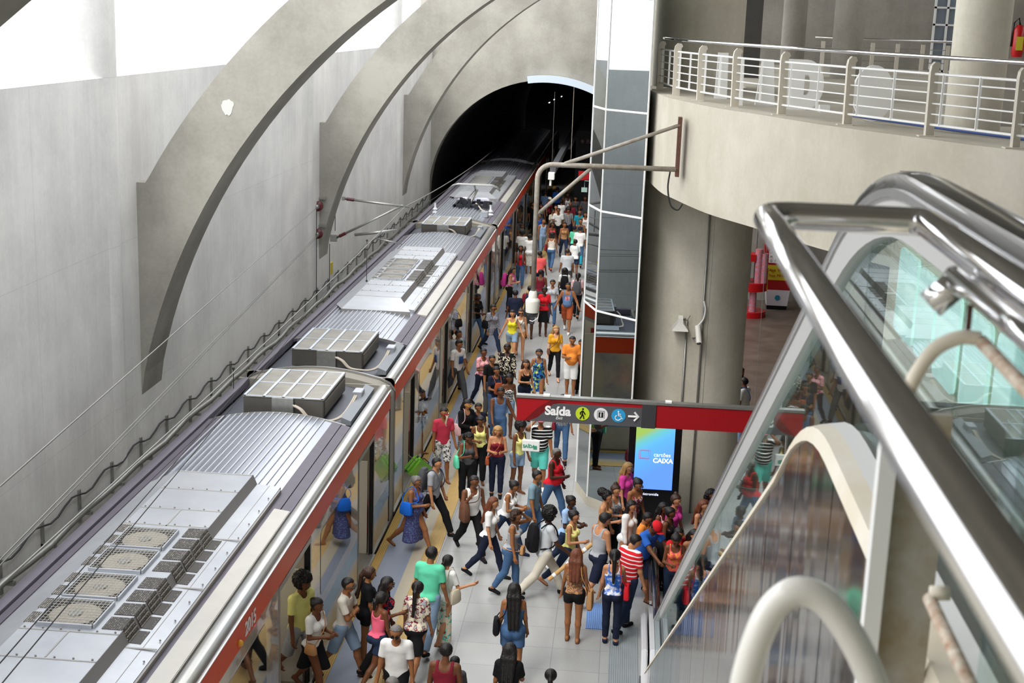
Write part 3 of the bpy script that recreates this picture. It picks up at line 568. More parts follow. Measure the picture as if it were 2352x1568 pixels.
# inside the tunnel
tg = empty('station_name_sign', (-1.6, 78, 4), 'dark red station sign with white lettering on a grey panel inside the tunnel', 'sign')
q = at(1333, 324, y=80)
child(MB().box(q[0]-0.05, q[0]+1.3, 79.9, 80, q[2]-0.2, q[2]+0.2).build('red_plate', mat('tunnel_sign_red', '#5c1a26', 0.5)), tg); child(MB().box(q[0]-0.25, q[0]+1.5, 80, 80.1, 0, q[2]+0.6).build('grey_panel', mat('tunnel_panel', '#58595e', 0.7)), tg)
o = text_mesh('Ramal', 'lettering', mat('dull_white', '#9a9aa5', 0.6), 0.32, tg, (q[0]+0.35+1.6, 1.88, q[2]-0.1-4), RX, bold=0.006); child(MB().disc((q[0]+0.12, 79.88, q[2]), 0.1, (0, -1, 0), 14, 0.01).build('roundel', MATS['dull_white']), tg)
q = at(1266, 405, y=57); lm = empty('hanging_lamp_box', tuple(q), 'white box and camera hanging from a grey cable tray at the tunnel mouth', 'box')
child(MB().box(q[0]-0.12, q[0]+0.13, 56.9, 57.3, q[2]-0.13, q[2]+0.15).build('box', M_WHITE, bevel=0.01), lm); child(MB().tube([(q[0]-0.02, 57, q[2]-0.13), (q[0]-0.02, 57, q[2]-0.38)], 0.045, 10).build('camera_barrel', M_WHITE), lm)
child(MB().box(q[0]-0.08, q[0]+0.16, 57.3, 90, q[2]+0.1, q[2]+0.35).build('cable_tray', M_GREY), lm)
child(MB().tube([(q[0], 57.2, q[2]+0.1), (q[0], 57.2, q[2]+3.4)], 0.006, 5).build('hanging_rod', M_WIRE), lm)
a = at(1319, 190, y=64.55); b_ = at(1311, 368, y=64.55); tag(MB().tube([a, (a[0], a[1], b_[2])], 0.014, 8).ball((a[0], a[1], b_[2]-0.06), 0.1, 10, 7).build('hanging_rod', M_PIPE), 'thin white rod hanging from the curved panel at the tunnel mouth', 'rod')
q = at(1342, 436, y=62); tag(MB().box(q[0]-0.13, q[0]+0.13, 62, 62.06, q[2]-0.1, q[2]+0.1).tube([(q[0], 62.03, q[2]+0.08), (q[0], 62.03, q[2]+0.4), (2.9, 62.03, q[2]+0.4), (2.9, 62.03, 7.12)], 0.012, 5).build('exit_box_sign', mat('pale_green_sign', '#b8d8cf', 0.5)), 'small pale green box sign hanging in front of the tunnel beside the glass tower', 'sign')
q = at(1343, 405, y=61); tag(MB().prism([(q[0]-0.28, q[2]-0.2), (q[0]+0.4, q[2]-0.1), (q[0]+0.4, q[2]+0.22), (q[0]-0.28, q[2]+0.22)], 1, 61, 61.1).box(q[0]+0.3, 2.95, 61.02, 61.06, q[2]+0.1, q[2]+0.15).box(2.9, 2.95, 61.02, 61.06, q[2]+0.1, 7.12).build('red_sign', M_RED), 'plain red hanging sign at the tunnel mouth beside the glass tower', 'sign')
tl = mat('tube_light', '#ffffff', 0.5, emit=3)
for i, (px, py, yy, lab) in enumerate(((1261, 236, 90, 'tiny bright lamp on the tunnel vault, lowest of three'), (1272, 229, 96, 'tiny bright lamp on the tunnel vault, middle of three'), (1289, 222, 102, 'tiny bright lamp on the tunnel vault, highest of three'))):
    q = at(px, py, y=yy); tag(MB().tube([q, q + np.array([0.02, 0.5, 0])], 0.03, 6).build('tunnel_lamp', tl), lab, 'lamp')
# ================================================================ TRAIN
SX = -4.5; CX = -6.05; HW = 1.55
M_ROOFL = mat('corrugated_bright', '#adb2bc', 0.3, 0.75, var=0.14, vscale=1.2, stretch=(3, 0.4, 1))
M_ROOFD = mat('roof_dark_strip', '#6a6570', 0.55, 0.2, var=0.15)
M_ALU = mat('fairing_aluminium', '#c2c5ca', 0.38, 0.55, var=0.12, vscale=1.1, col2='#aeb2ba')
M_ALUD = mat('fairing_edge_dark', '#918e8b', 0.5, 0.4)
M_CORN = mat('cornice_silver', '#c3c6ca', 0.28, 0.8, var=0.12, vscale=1.4, stretch=(1, 0.5, 1), col2='#b9b7ae')
M_CREAMP = mat('cream_roof_panel', '#b9b6af', 0.45, 0.15, var=0.1)
M_TRED = mat('train_red', '#f4562a', 0.3, 0.0, coat=0.0, spec=0.22, var=0.15, vscale=1.5)
M_SIDE = mat('train_beige_wrap', '#d8c6a4', 0.16, 0.1, coat=1.0, var=0.35, vscale=1.6, col2='#9b9a9c')
M_BLUE = mat('train_blue_band', '#86aac0', 0.2, coat=0.6, var=0.1)
M_LOW = mat('train_lower_cream', '#cfc5b0', 0.25, coat=0.5, var=0.2, vscale=2)
M_WIN = mat('train_window', '#1d1f24', 0.03, 0.0, coat=1.0, spec=1.0)
M_INT = mat('train_interior', '#c9c6bb', 0.5)
M_DOORF = mat('door_frame_steel', '#a5a5a2', 0.3, 0.7)
M_SEAL = mat('door_seal_black', '#08080a', 0.5)
M_BELLOWS = mat('bellows_grey', '#8f8a80', 0.7, 0.2)
def perf_mat():
    m = bpy.data.materials.new('perforated_vent'); m.use_nodes = True; t = m.node_tree; b = t.nodes['Principled BSDF']; L = t.links.new
    tc = t.nodes.new('ShaderNodeTexCoord'); vo = t.nodes.new('ShaderNodeTexVoronoi'); vo.inputs['Scale'].default_value = 38; vo.inputs['Randomness'].default_value = 0.15; L(tc.outputs['Object'], vo.inputs[0])
    r = t.nodes.new('ShaderNodeValToRGB'); e = r.color_ramp.elements; e[0].position = 0.33; e[0].color = srgb('#b9b3a8'); e[1].position = 0.4; e[1].color = srgb('#3a3733'); L(vo.outputs['Distance'], r.inputs[0]); L(r.outputs[0], b.inputs['Base Color']); b.inputs['Roughness'].default_value = 0.6; return m  # pale dots paint in the light seen through the holes
M_PERF = perf_mat()
M_FAN = mat('fan_beige', '#a39c90', 0.6, var=0.2, vscale=6); M_FAND = mat('fan_well_dark', '#332f2a', 0.8)
M_MESH = mat('box_mesh_panel', '#9f9b92', 0.5, 0.3, var=0.35, vscale=1.5)
M_BOXS = mat('box_side_grey', '#64615c', 0.5, 0.4, var=0.15)
def roof_z(x, crown=3.1):
    u = (x - CX)/1.32; return crown - 0.2*u*u
def make_car(y0, y1, label, ac=True, boxes=(1, 1), panto=False, doors=None, number=None):
    c = empty('train_car', (CX, y0, -1.0), label, 'train car')
    def add(nm, mb, m, **k): return child(mb.build(nm, m, **k), c)
    L_ = y1 - y0
    # roof shell
    prof = [(SX+0.0, 2.86), (SX-0.015, 2.9), (SX-0.05, 2.935), (SX-0.11, 2.955), (SX-0.17, 2.955), (SX-0.21, 2.94), (SX-0.22, 2.90)]
    add('cornice', MB().prism(prof + [(SX-0.22, 2.80), (SX, 2.80)], 1, y0, y1), M_CORN, smooth=True)
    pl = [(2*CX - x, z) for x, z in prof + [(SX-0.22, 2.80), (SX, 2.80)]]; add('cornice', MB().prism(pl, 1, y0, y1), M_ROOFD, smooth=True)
    xs = np.linspace(SX-0.22, 2*CX-SX+0.22, 26); sh = [(x, roof_z(x) - 0.14) for x in xs]
    add('roof', MB().prism(sh + [(xs[-1], 2.7), (xs[0], 2.7)], 1, y0+0.02, y1-0.02), mat('roof_base', '#5a5c66', 0.5, 0.3, var=0.15), smooth=True)
    # corrugated zones
    yb0, yb1 = (y0+3.1 if boxes[0] else y0+0.2), (y1-2.9 if boxes[1] else y1-0.2)
    zones = [(yb0, yb1)]
    sh = [(x, roof_z(x)) for x in xs]
    for a, b in zones:
        add('corrugated_roof', MB().prism([(x, z) for x, z in sh[2:-2]] + [(xs[-3], 2.85), (xs[2], 2.85)], 1, a, b), M_ROOFL, smooth=True)
        rb = MB()
        for k in range(17):
            x = -7.08 + k*0.117; z = roof_z(x); rb.prism([(x-0.014, z-0.01), (x+0.014, z-0.01), (x+0.01, z+0.022), (x-0.01, z+0.022)], 1, a, b)
        add('roof_ribs', rb, mat('rib_bright', '#dfe3ec', 0.3, 0.6))
        for (xa, xb) in ((-5.06, -4.90), (-4.885, -4.74)):
            for sg_ in (1, -1):
                q0, q1 = (xa, xb) if sg_ == 1 else (2*CX-xb, 2*CX-xa); z0, z1 = roof_z(q0)+0.012, roof_z(q1)+0.012
                add('dark_roof_strip', MB().prism([(q0, z0-0.06), (q1, z1-0.06), (q1, z1), (q0, z0)], 1, a, b), M_ROOFD)
        add('roof_end_lip', MB().strip([(x, roof_z(x)-0.06) for x in xs[1:-1]], [(x, roof_z(x)+0.015) for x in xs[1:-1]], lambda p, s_: (p[0], b - 0.02 + s_*0.05, p[1])), M_STEEL, smooth=True)
        if boxes[0]: add('roof_end_lip', MB().strip([(x, roof_z(x)-0.06) for x in xs[1:-1]], [(x, roof_z(x)+0.015) for x in xs[1:-1]], lambda p, s_: (p[0], a - 0.03 + s_*0.05, p[1])), M_STEEL, smooth=True)
    # air-conditioning fairing
    if ac:
        cy = (y0+y1)/2; a0, a1 = cy-4.0, cy+4.05; x0, x1, zt = -6.68, -5.50, 3.24
        f = MB(); f.add([(x0-0.12, a0-1.1, 3.12), (x1+0.42, a0-1.1, 3.12), (x1, a0, zt), (x0, a0, zt), (x1, a1, zt), (x0, a1, zt), (x1+0.06, a0-0.1, 3.08), (x1+0.06, a1, 3.08), (x0-0.45, a0-0.1, 3.02), (x0-0.45, a1, 3.02)],
              [(0, 1, 2, 3), (3, 2, 4, 5), (2, 6, 7, 4), (1, 6, 2), (3, 5, 9, 8), (0, 3, 8), (4, 7, 9, 5), (0, 8, 9, 7, 6, 1)])
        add('cooling_fairing', f, M_ALU, smooth=False)
        add('fairing_front_skirt', MB().box(x0-0.12, x1+0.42, a0-1.12, a0-1.09, 2.93, 3.125), M_ALUD)
        add('fairing_side_step', MB().prism([(x1-0.012, zt-0.006), (x1+0.052, 3.085), (x1+0.07, 3.085), (x1+0.006, zt-0.0)], 1, a0-0.02, a1), M_ALUD)
        add('fairing_shelf', MB().prism([(x1+0.055, 3.0), (-5.06, 3.0), (-5.06, 3.07), (x1+0.055, 3.09)], 1, a0-0.6, a1), M_ALU)
        add('fairing_skirt', MB().box(-5.06, -5.03, a0-0.7, a1-0.1, 2.88, 3.06), M_ALUD)
        add('dark_gutter', MB().box(-5.03, -4.975, a0-0.7, a1-0.1, 2.9, 2.935), M_BLACK)
        add('cream_panel', MB().prism([(-4.975, 2.9), (-4.73, 2.9), (-4.73, 2.965), (-4.975, 2.995)], 1, a0-0.7, a1-0.75), M_CREAMP, bevel=0.008)
        sm = MB()
        for yy in (a0+0.02, a0+0.7, a0+1.55, cy-1.75, cy+1.7, cy+2.35, cy+3.2, a1-0.06): sm.box(x0, x1, yy, yy+0.022, zt, zt+0.006)
        for yy in (cy-1.75, cy+0.0, cy+1.7): sm.box(x1+0.07, -5.06, yy, yy+0.03, 3.085, 3.092)
        sm.box(-6.1, -6.08, cy+1.7, cy+2.35, zt, zt+0.006); sm.box(-6.1, -6.08, cy-2.4, cy-1.75, zt, zt+0.006); sm.box(-5.24, -5.232, a0, a1, 3.075, 3.083)
        add('panel_seams', sm, mat('seam_grey', '#9a9894', 0.6))
        bo = MB()
        for yy in (a0+0.75, a0+1.6, cy+1.75, cy+2.4, cy+3.25, cy-1.7):
            for k in range(6): bo.ball((x0+0.05+k*0.215, yy, zt+0.008), 0.014, 6, 4)
        for k in range(14): bo.ball((-5.1, a0+0.3+k*0.55, 3.09), 0.014, 6, 4)
        add('bolts', bo, M_ALUD)
        sl = MB()
        for yy in list(np.arange(a0+0.2, cy-1.9, 0.2)) + list(np.arange(cy+2.0, a1-0.3, 0.2)):
            sl.prism([(x1+0.0, zt-0.02), (x1+0.025, zt-0.075), (x1+0.031, zt-0.07), (x1+0.008, zt-0.012)], 1, yy, yy+0.1)
        add('side_slots', sl, M_BLACK)
        # four fans
        for k in range(4):
            yc = cy + (-1.29, -0.50, 0.34, 1.13)[k]; xc = -6.19; h = 0.335
            well = add('fan_well', MB().box(xc-h, xc+h, yc-h, yc+h, zt, zt+0.004), M_FAND)
            fn = MB().tube([(xc, yc, zt+0.004), (xc, yc, zt+0.012)], 0.3, 28); fn.build('fan_ring', M_FAN, parent=well)
            g = MB().tube([(xc, yc, zt+0.012), (xc, yc, zt+0.03)], 0.085, 18); g.build('fan_hub', M_STEEL, parent=well, smooth=True)
            gw = MB()
            for q in range(14): t = -h + (q+0.5)*2*h/14; gw.tube([(xc+t, yc-h, zt+0.045), (xc+t, yc+h, zt+0.045)], 0.004, 4)
            for q in range(9): t = -h + (q+0.5)*2*h/9; gw.tube([(xc-h, yc+t, zt+0.05), (xc+h, yc+t, zt+0.05)], 0.004, 4)
            gw.build('fan_grille', mat('grille_wire', '#bdbbb5', 0.4, 0.4), parent=well)
            for xe in (xc-h-0.02, xc+h+0.005): MB().box(xe, xe+0.02, yc-h, yc+h, zt, zt+0.05).build('fan_frame', M_ALU, parent=well)
            for ye in (yc-h-0.03, yc+h): MB().box(xc-h, xc+h, ye, ye+0.03, zt, zt+0.05).build('fan_frame', M_ALU, parent=well)
        for k in range(8):
            ya = cy - 1.62 + (k + (k > 3)*0.35)*0.4; yb = ya + 0.33
            v = MB(); v.prism([(x1-0.25, zt+0.004), (x1-0.01, zt+0.004), (x1-0.01, zt+0.008), (x1-0.25, zt+0.008)], 1, ya, yb)
            v.prism([(x1-0.01, zt+0.014), (x1+0.004, zt+0.014), (x1+0.082, 3.10), (x1+0.06, 3.09), (x1-0.014, zt)], 1, ya, yb)
            v.prism([(x1+0.07, 3.088), (x1+0.21, 3.084), (x1+0.21, 3.09), (x1+0.07, 3.095)], 1, ya, yb); add('vent', v, M_PERF)
            add('vent', MB().box(x0-0.02, x0+0.12, ya+0.05, yb, zt-0.01, zt+0.006), M_PERF)
    # equipment boxes at the car ends
    def ebox(ya, yb):
        x0, x1, z0, z1 = -6.80, -5.30, 2.95, 3.3
        add('equipment_box', MB().box(x0, x1, ya, yb, z0, z1), M_BOXS, bevel=0.012)
        lid = add('box_lid', MB().box(x0-0.01, x1+0.01, ya-0.01, yb+0.01, z1, z1+0.012), M_MESH)
        lr = MB()
        for k in range(5): x = x0+0.0+k*(x1-x0-0.05)/4; lr.box(x, x+0.05, ya, yb, z1+0.012, z1+0.03)
        for k in (0, 1, 2): y = ya + k*(yb-ya-0.03)/2; lr.box(x0, x1, y, y+0.03, z1+0.012, z1+0.026)
        lr.build('lid_frame', mat('lid_rib_white', '#d5dde8', 0.35, 0.4), parent=lid)
        add('front_tab', MB().box(-6.25, -5.85, ya-0.07, ya, z0+0.02, z1+0.015), M_STEEL)
        add('side_louvre', MB().box(x1, x1+0.02, ya+0.1, yb-0.1, z0+0.05, z1-0.06), mat('louvre', '#8c867c', 0.5, 0.4, var=0.4, vscale=2, stretch=(1, 1, 30)))
        pts = [(-5.85, ya-0.09, 3.2), (-5.7, ya-0.16, 3.15), (-5.55, ya-0.2, 3.02), (-5.3, ya-0.22, 2.99), (-5.1, ya-0.15, 2.98), (-5.0, ya+0.25, 2.97), (-4.98, ya+0.9, 3.0), (-4.97, ya+1.3, 3.06)]
        for d in (0, 0.035): add('roof_cable', MB().tube(smooth_poly([(x+d, y, z) for x, y, z in pts], 4), 0.02, 7), mat('cable_sleeve', '#b5ab9d', 0.6), smooth='all')
        add('junction_box', MB().box(-5.04, -4.86, ya+1.4, ya+1.75, 2.96, 3.1), M_ALU, bevel=0.01)
        add('tilted_cover', MB().prism([(-4.95, 2.88), (-4.77, 2.88), (-4.77, 2.96), (-4.95, 3.03)], 1, ya-0.1, yb+0.3), mat('cover_grey', '#8b9096', 0.4, 0.4))
    if boxes[0]: ebox(y0+0.6, y0+2.6)
    if boxes[1]: ebox(y1-2.6, y1-0.6)
    if panto:
        yb = 52.6; PD = mat('pantograph_dark', '#3a3c42', 0.4, 0.6)
        add('pantograph_base', MB().box(-6.5, -5.1, yb, yb+0.06, 3.1, 3.2).box(-6.5, -5.1, yb+1.2, yb+1.26, 3.1, 3.2).box(-6.45, -6.38, yb, yb+1.25, 3.12, 3.22).box(-5.25, -5.18, yb, yb+1.25, 3.12, 3.22), PD)
        add('lower_arm', MB().tube([(-5.85, yb+0.2, 3.25), (-5.75, yb+1.6, 3.6)], 0.05, 8).tube([(-6.1, yb+0.3, 3.25), (-5.85, yb+1.5, 3.58)], 0.03, 8), M_STEEL, smooth='all')
        add('upper_arm', MB().tube([(-5.8, yb+1.55, 3.6), (-5.75, yb+0.6, 3.88)], 0.035, 8), M_STEEL, smooth='all')
        hd = [(-6.75, yb+0.5, 3.72), (-6.6, yb+0.5, 3.86), (-6.4, yb+0.5, 3.92), (-5.1, yb+0.5, 3.92), (-4.9, yb+0.5, 3.86), (-4.75, yb+0.5, 3.72)]
        for d in (0, 0.28): add('collector_head', MB().tube([(x, y+d, z) for x, y, z in hd], 0.022, 7), M_STEEL, smooth='all')
        add('white_tray', MB().prism([(-6.4, 3.3), (-5.2, 3.3), (-5.3, 3.36), (-6.3, 3.36)], 1, yb+0.75, yb+1.15), mat('tray_white', '#dcdcee', 0.4))
        mech = MB(); rnd = random.Random(3)
        for k in range(16): x = -6.3 + rnd.random()*1.0; y = yb - 0.35 + rnd.random()*0.7; mech.box(x, x+0.06+rnd.random()*0.1, y, y+0.05+rnd.random()*0.1, 3.1, 3.2+rnd.random()*0.28)
        add('mechanism', mech, PD)
        for (x, y) in ((-7.05, yb-0.9), (-4.95, yb-0.9)): add('roof_insulator', MB().tube([(x, y, 2.95), (x, y, 3.0), (x, y, 3.06), (x, y, 3.12), (x, y, 3.2), (x, y, 3.35)], [0.1, 0.12, 0.06, 0.1, 0.04, 0.04], 12), mat('porcelain', '#d5d8dc', 0.2), smooth=True)
        add('junction_box', MB().box(-5.25, -4.98, 50.9, 51.3, 3.0, 3.2), M_ALU, bevel=0.01)
        add('roof_cable', MB().tube(smooth_poly([(-5.1, 51.1, 3.2), (-5.3, 51.8, 3.15), (-5.45, 52.3, 3.2), (-5.6, 52.5, 3.3)]), 0.03, 7), mat('cable_sleeve', '#b5ab9d', 0.6), smooth='all')
    # body
    add('underframe', MB().box(2*CX-SX+0.1, SX-0.08, y0+0.1, y1-0.1, -0.95, -0.12), M_BLACK)
    add('interior_floor', MB().box(2*CX-SX+0.05, SX-0.02, y0+0.05, y1-0.05, -0.12, 0.02), mat('car_floor', '#8d8478', 0.6))
    add('far_side', MB().box(2*CX-SX, 2*CX-SX+0.06, y0, y1, -0.1, 2.82), M_INT)
    add('interior_ceiling', MB().box(2*CX-SX+0.06, SX-0.06, y0+0.05, y1-0.05, 2.5, 2.56), mat('car_ceiling', '#a9a9a8', 0.5))
    for yy in (y0, y1-0.06): add('end_wall', MB().box(2*CX-SX, SX, yy, yy+0.06, -0.1, 2.95), M_BELLOWS)
    add('red_band', MB().prism([(SX, 2.45), (SX+0.012, 2.47), (SX+0.008, 2.82), (SX-0.01, 2.865), (SX-0.06, 2.86), (SX-0.06, 2.45)], 1, y0, y1), M_TRED)
    add('white_drip_line', MB().tube([(SX+0.012, y0, 2.85), (SX+0.012, y1, 2.85)], 0.012, 6), WT)
    for xx in (CX-0.6, CX+0.6): add('ceiling_lamp', MB().box(xx-0.06, xx+0.06, y0+0.4, y1-0.4, 2.47, 2.5), mat('car_lamp', '#fff6e6', 0.5, emit=5))
    ds = sorted(doors); dw = {19.7: 1.87}; edges = [y0] + [e for d in ds for e in (d-dw.get(d, 1.45), d)] + [y1]
    add('sill', MB().box(SX-0.05, SX+0.03, y0, y1, -0.02, 0.05), M_DOORF)
    for i in range(0, len(edges), 2):
        a, b = edges[i], edges[i+1]
        if b - a < 0.1: continue
        add('lower_band', MB().box(SX-0.05, SX, a, b, 0.05, 0.60), M_LOW); add('blue_band', MB().box(SX-0.05, SX+0.001, a, b, 0.60, 0.94), M_BLUE)
        add('side_panel', MB().box(SX-0.05, SX, a, b, 0.94, 2.45), M_SIDE)
        if b - a > 2.2:
            wa, wb = a+0.75, b-0.75; r = 0.12
            P = [(wa+r, 1.15)] + [(wb-r, 1.15)]; P = [(wa+r-r*math.cos(t), 1.15+r-r*math.sin(t)) for t in np.linspace(0, PI/2, 5)] + [(wb-r+r*math.sin(t), 1.15+r-r*math.cos(t)) for t in np.linspace(0, PI/2, 5)] + [(wb-r+r*math.cos(t), 2.25-r+r*math.sin(t)) for t in np.linspace(0, PI/2, 5)] + [(wa+r-r*math.sin(t), 2.25-r+r*math.cos(t)) for t in np.linspace(0, PI/2, 5)]
            w_ = add('window', MB().prism(P, 0, SX-0.01, SX+0.006), M_WIN)
    for d in ds:
        a, b = d-dw.get(d, 1.45), d
        j = add('door_frame', MB().box(SX-0.09, SX+0.012, a-0.06, a, 0.0, 2.45).box(SX-0.09, SX+0.012, b, b+0.06, 0.0, 2.45).box(SX-0.09, SX+0.012, a, b, 2.36, 2.45), M_DOORF)
        [add('door_seal', MB().box(SX-0.07, SX-0.01, *q_, 0.02, 2.38), M_SEAL) for q_ in ((b-0.05, b), (a, a+0.04))]
        add('threshold', MB().box(SX-0.3, SX+0.06, a, b, 0.0, 0.035), M_STEEL)
        add('inner_screen', MB().box(SX-0.75, SX-0.12, b+0.02, b+0.06, 0.02, 1.9), M_INT)
    # seats
    for i in range(0, len(edges), 2):
        a, b = edges[i]+0.15, edges[i+1]-0.15
        if b-a > 1.2:
            for xx in (SX-0.62, 2*CX-SX+0.1): add('bench_seat', MB().box(xx, xx+0.5, a, b, 0.38, 0.5).box(xx+(0 if xx < CX else 0.42), xx+(0.08 if xx < CX else 0.5), a, b, 0.5, 0.95), mat('seat_red', '#8a1d24', 0.5))
    for d in ds: add('grab_pole', MB().tube([(CX, d-0.7, 0.02), (CX, d-0.7, 2.5)], 0.02, 8), M_CHROME, smooth='all')
    if number:
        o = text_mesh(number[0], 'lettering', WT, 0.26, c, (SX+0.018-CX, number[1]-y0, 2.53+1.0), (PI/2, 0, PI/2), bold=0.004)
        add('door_lamp', MB().ball((SX+0.02, number[1]-0.25, 2.56), 0.045, 10, 8), mat('amber_lamp', '#e8b03a', 0.3), smooth='all')
    return c
make_car(5.3, 26.9, 'nearest train car with a large silver fan fairing on its roof, numbered 2015', doors=(25.1, 19.7, 13.5), number=('2015', 16.0))
make_car(27.45, 49.1, 'second train car, with a bright sloping end on its roof fairing', doors=(30.2, 36.05, 41.95, 47.8))
make_car(49.7, 71.3, 'third train car carrying the pantograph, running into the tunnel', doors=(52.5, 58.3, 64.2, 70), boxes=(0, 0), panto=True)
make_car(71.9, 93, 'fourth train car deep inside the dark tunnel', doors=(75, 81, 87), boxes=(0, 0), ac=False)
for (a, b, lab) in ((26.9, 27.45, 'grey gangway hood between the first and second train cars'), (49.1, 49.7, 'grey gangway hood between the second and third train cars')):
    pr = [(SX+0.01, -0.7), (SX+0.01, 2.7), (SX-0.1, 2.84), (SX-0.3, 2.93)] + [(x, roof_z(x)-0.0) for x in np.linspace(SX-0.45, 2*CX-SX+0.45, 12)] + [(2*CX-SX+0.3, 2.93), (2*CX-SX+0.1, 2.84), (2*CX-SX+0.02, 2.7), (2*CX-SX+0.02, -0.7)]
    g = empty('gangway_hood', (CX, a, -1), lab, 'gangway')
    child(MB().prism(pr, 1, a+0.04, b-0.02).build('hood', M_BELLOWS, smooth=True), g)
    child(MB().sweep([(0, 0), (0.05, 0), (0.05, 0.04), (0, 0.04)], pr, lambda q, p: (q[0] + (0.02 if q[0] > CX else -0.02), b-0.1+p[0], q[1]+p[1])).build('rim', M_DOORF, smooth=True), g)

# ================================================================ ESCALATOR (its left side is seen)
SL = 0.558
def ez(y):   # cladding top height along the run
    Y1, Y0 = 5.25, 20.95
    if y >= Y0: return 0.0
    if y <= Y1 - 0.7: return 8.92
    z = (Y0 - y)*SL
    if y < Y1 + 0.6: 
        t = (Y1 + 0.6 - y)/1.3; za = (Y0 - Y1 - 0.6)*SL; return za + (8.92 - za)*(1-(1-t)**2)*1.0 if False else za + SL*1.3*(t - t*t/2) * ((8.92-za)/(SL*1.3*0.5))
    return z
YS = [21.6, 20.95] + list(np.linspace(20.6, 5.9, 24)) + list(np.linspace(5.75, 4.55, 9)) + [4.2, 3.6, 3.0, 2.2]
es = empty('escalator', (0.73, 21, 0), 'long escalator with stainless side cladding, glass balustrade and curved handrail rising towards the viewer', 'escalator')
def sweepY(prof, ys=YS, off=0.0, zf=ez):
    return MB().sweep(prof, ys, lambda y, p: (p[0], y, zf(y) + p[1] + off))
M_CLAD = mat('mirror_stainless', '#a9a5a3', 0.09, 1.0)
t = M_CLAD.node_tree; tcn = t.nodes.new('ShaderNodeTexCoord'); mpn = t.nodes.new('ShaderNodeMapping'); mpn.inputs['Scale'].default_value = (1, 1.6, 0.12); t.links.new(tcn.outputs['Object'], mpn.inputs[0])
nn = t.nodes.new('ShaderNodeTexNoise'); nn.inputs['Scale'].default_value = 1.1; nn.inputs['Detail'].default_value = 2; t.links.new(mpn.outputs[0], nn.inputs[0]); bb = t.nodes.new('ShaderNodeBump'); bb.inputs['Strength'].default_value = 0.3; bb.inputs['Distance'].default_value = 0.03; t.links.new(nn.outputs[0], bb.inputs['Height']); t.links.new(bb.outputs[0], t.nodes['Principled BSDF'].inputs['Normal'])
# cladding panels down to the floor, with joints
joints = [20.95, 19.4, 17.8, 16.2, 14.7, 13.2, 11.8, 10.4, 9.1, 8.0, 7.0, 6.1, 5.25, 4.4, 3.4, 2.2]
for i in range(len(joints)-1):
    b, a = joints[i], joints[i+1]; ys = np.linspace(b-0.006, a+0.006, 7); mb = MB()
    mb.strip([(y, 0.0) for y in ys], [(y, ez(y)-0.03) for y in ys], lambda p, s_: (0.73 + s_*0.03, p[0], p[1])); child(mb.build('cladding_panel', M_CLAD), es)
child(sweepY([(0.72, -0.05), (0.735, 0.005), (0.79, 0.02), (0.79, -0.05)]).build('edge_trim', M_CREAM, smooth=True), es)
child(sweepY([(0.79, 0.02), (0.85, 0.03), (0.85, -0.05), (0.79, -0.05)]).build('outer_deck', M_WHITE), es)
child(sweepY([(0.85, 0.0), (0.85, -0.05), (0.92, -0.05), (0.92, 0.0)]).build('inner_deck', mat('deck_grey', '#b3b2ad', 0.5)), es)
child(sweepY([(0.92, -0.01), (0.92, -0.1), (0.95, -0.1), (0.95, -0.01)]).build('brush_strip', M_BLK), es)
child(sweepY([(0.95, -0.02), (0.95, -0.06), (1.06, -0.06), (1.06, -0.02)]).build('skirt', mat('skirt_light', '#c8c8c0', 0.4)), es)
# steps and comb
stp = MB(); y = 20.6
k = 0
while y > 5.4: z = ez(y) - 0.32; stp.box(1.07, 1.93, y-0.42, y, z-0.25, z); y -= 0.40; k += 1
o = child(stp.build('steps', mat('step_grey', '#56565a', 0.5, 0.4)), es)
child(MB().box(1.07, 1.93, 2.2, 5.4, 8.8, 8.88).build('top_landing_plate', M_STEEL), es)
# hand rail: centre line height
def hz(y):
    if y > 21.9: return 0.86
    zi = 0.59 + (21.57 - y)*0.553 + 0.05
    lo = 0.86
    if y > 21.0: return max(lo, zi)
    return min(zi, 9.86) if y > 5.9 else zi_curve(y)
def zi_curve(y):
    y1, y2 = 5.9, 4.2; z1 = 0.64 + (21.57-5.9)*0.553; t_ = min(1, (y1-y)/(y1-y2)); return z1 + (9.86-z1)*(1-(1-t_)**2.0)
HY = [24.2, 23.4, 22.6, 22.0, 21.6, 21.2] + list(np.linspace(20.8, 6.2, 22)) + list(np.linspace(5.9, 4.2, 12)) + [3.8, 3.2, 2.6, 2.0, 1.4]
def rail(x, nm):
    def P(y): return hz(y)
    child(MB().sweep([(x-0.055, -0.05), (x-0.045, -0.075), (x+0.045, -0.075), (x+0.055, -0.05)], HY, lambda y, p: (p[0], y, P(y)+p[1])).build('rail_soffit', mat('soffit_satin', '#c9c8c6', 0.35, 0.6), smooth=True), es)
    child(MB().sweep([(x-0.052, -0.055), (x-0.06, -0.02), (x-0.05, 0.012), (x-0.02, 0.022), (x+0.02, 0.022), (x+0.05, 0.012), (x+0.06, -0.02), (x+0.052, -0.055)], HY, lambda y, p: (p[0], y, P(y)+p[1])).build('handrail', mat('rubber_handrail', '#141416', 0.22, coat=0.6), smooth=True), es)
    child(MB().sweep([(x-0.066, -0.06), (x-0.066, -0.035), (x-0.052, -0.035), (x-0.052, -0.06)], HY, lambda y, p: (p[0], y, P(y)+p[1])).build('chrome_lip', M_SATIN, smooth=True), es)
    child(MB().sweep([(x-0.04, -0.19), (x-0.05, -0.075), (x+0.05, -0.075), (x+0.04, -0.19)], HY[8:], lambda y, p: (p[0], y, P(y)+p[1])).build('rail_profile', mat('rail_profile_grey', '#d2d2d0', 0.4, 0.3), smooth=True), es)
rail(0.90, 'near'); rail(2.06, 'far')
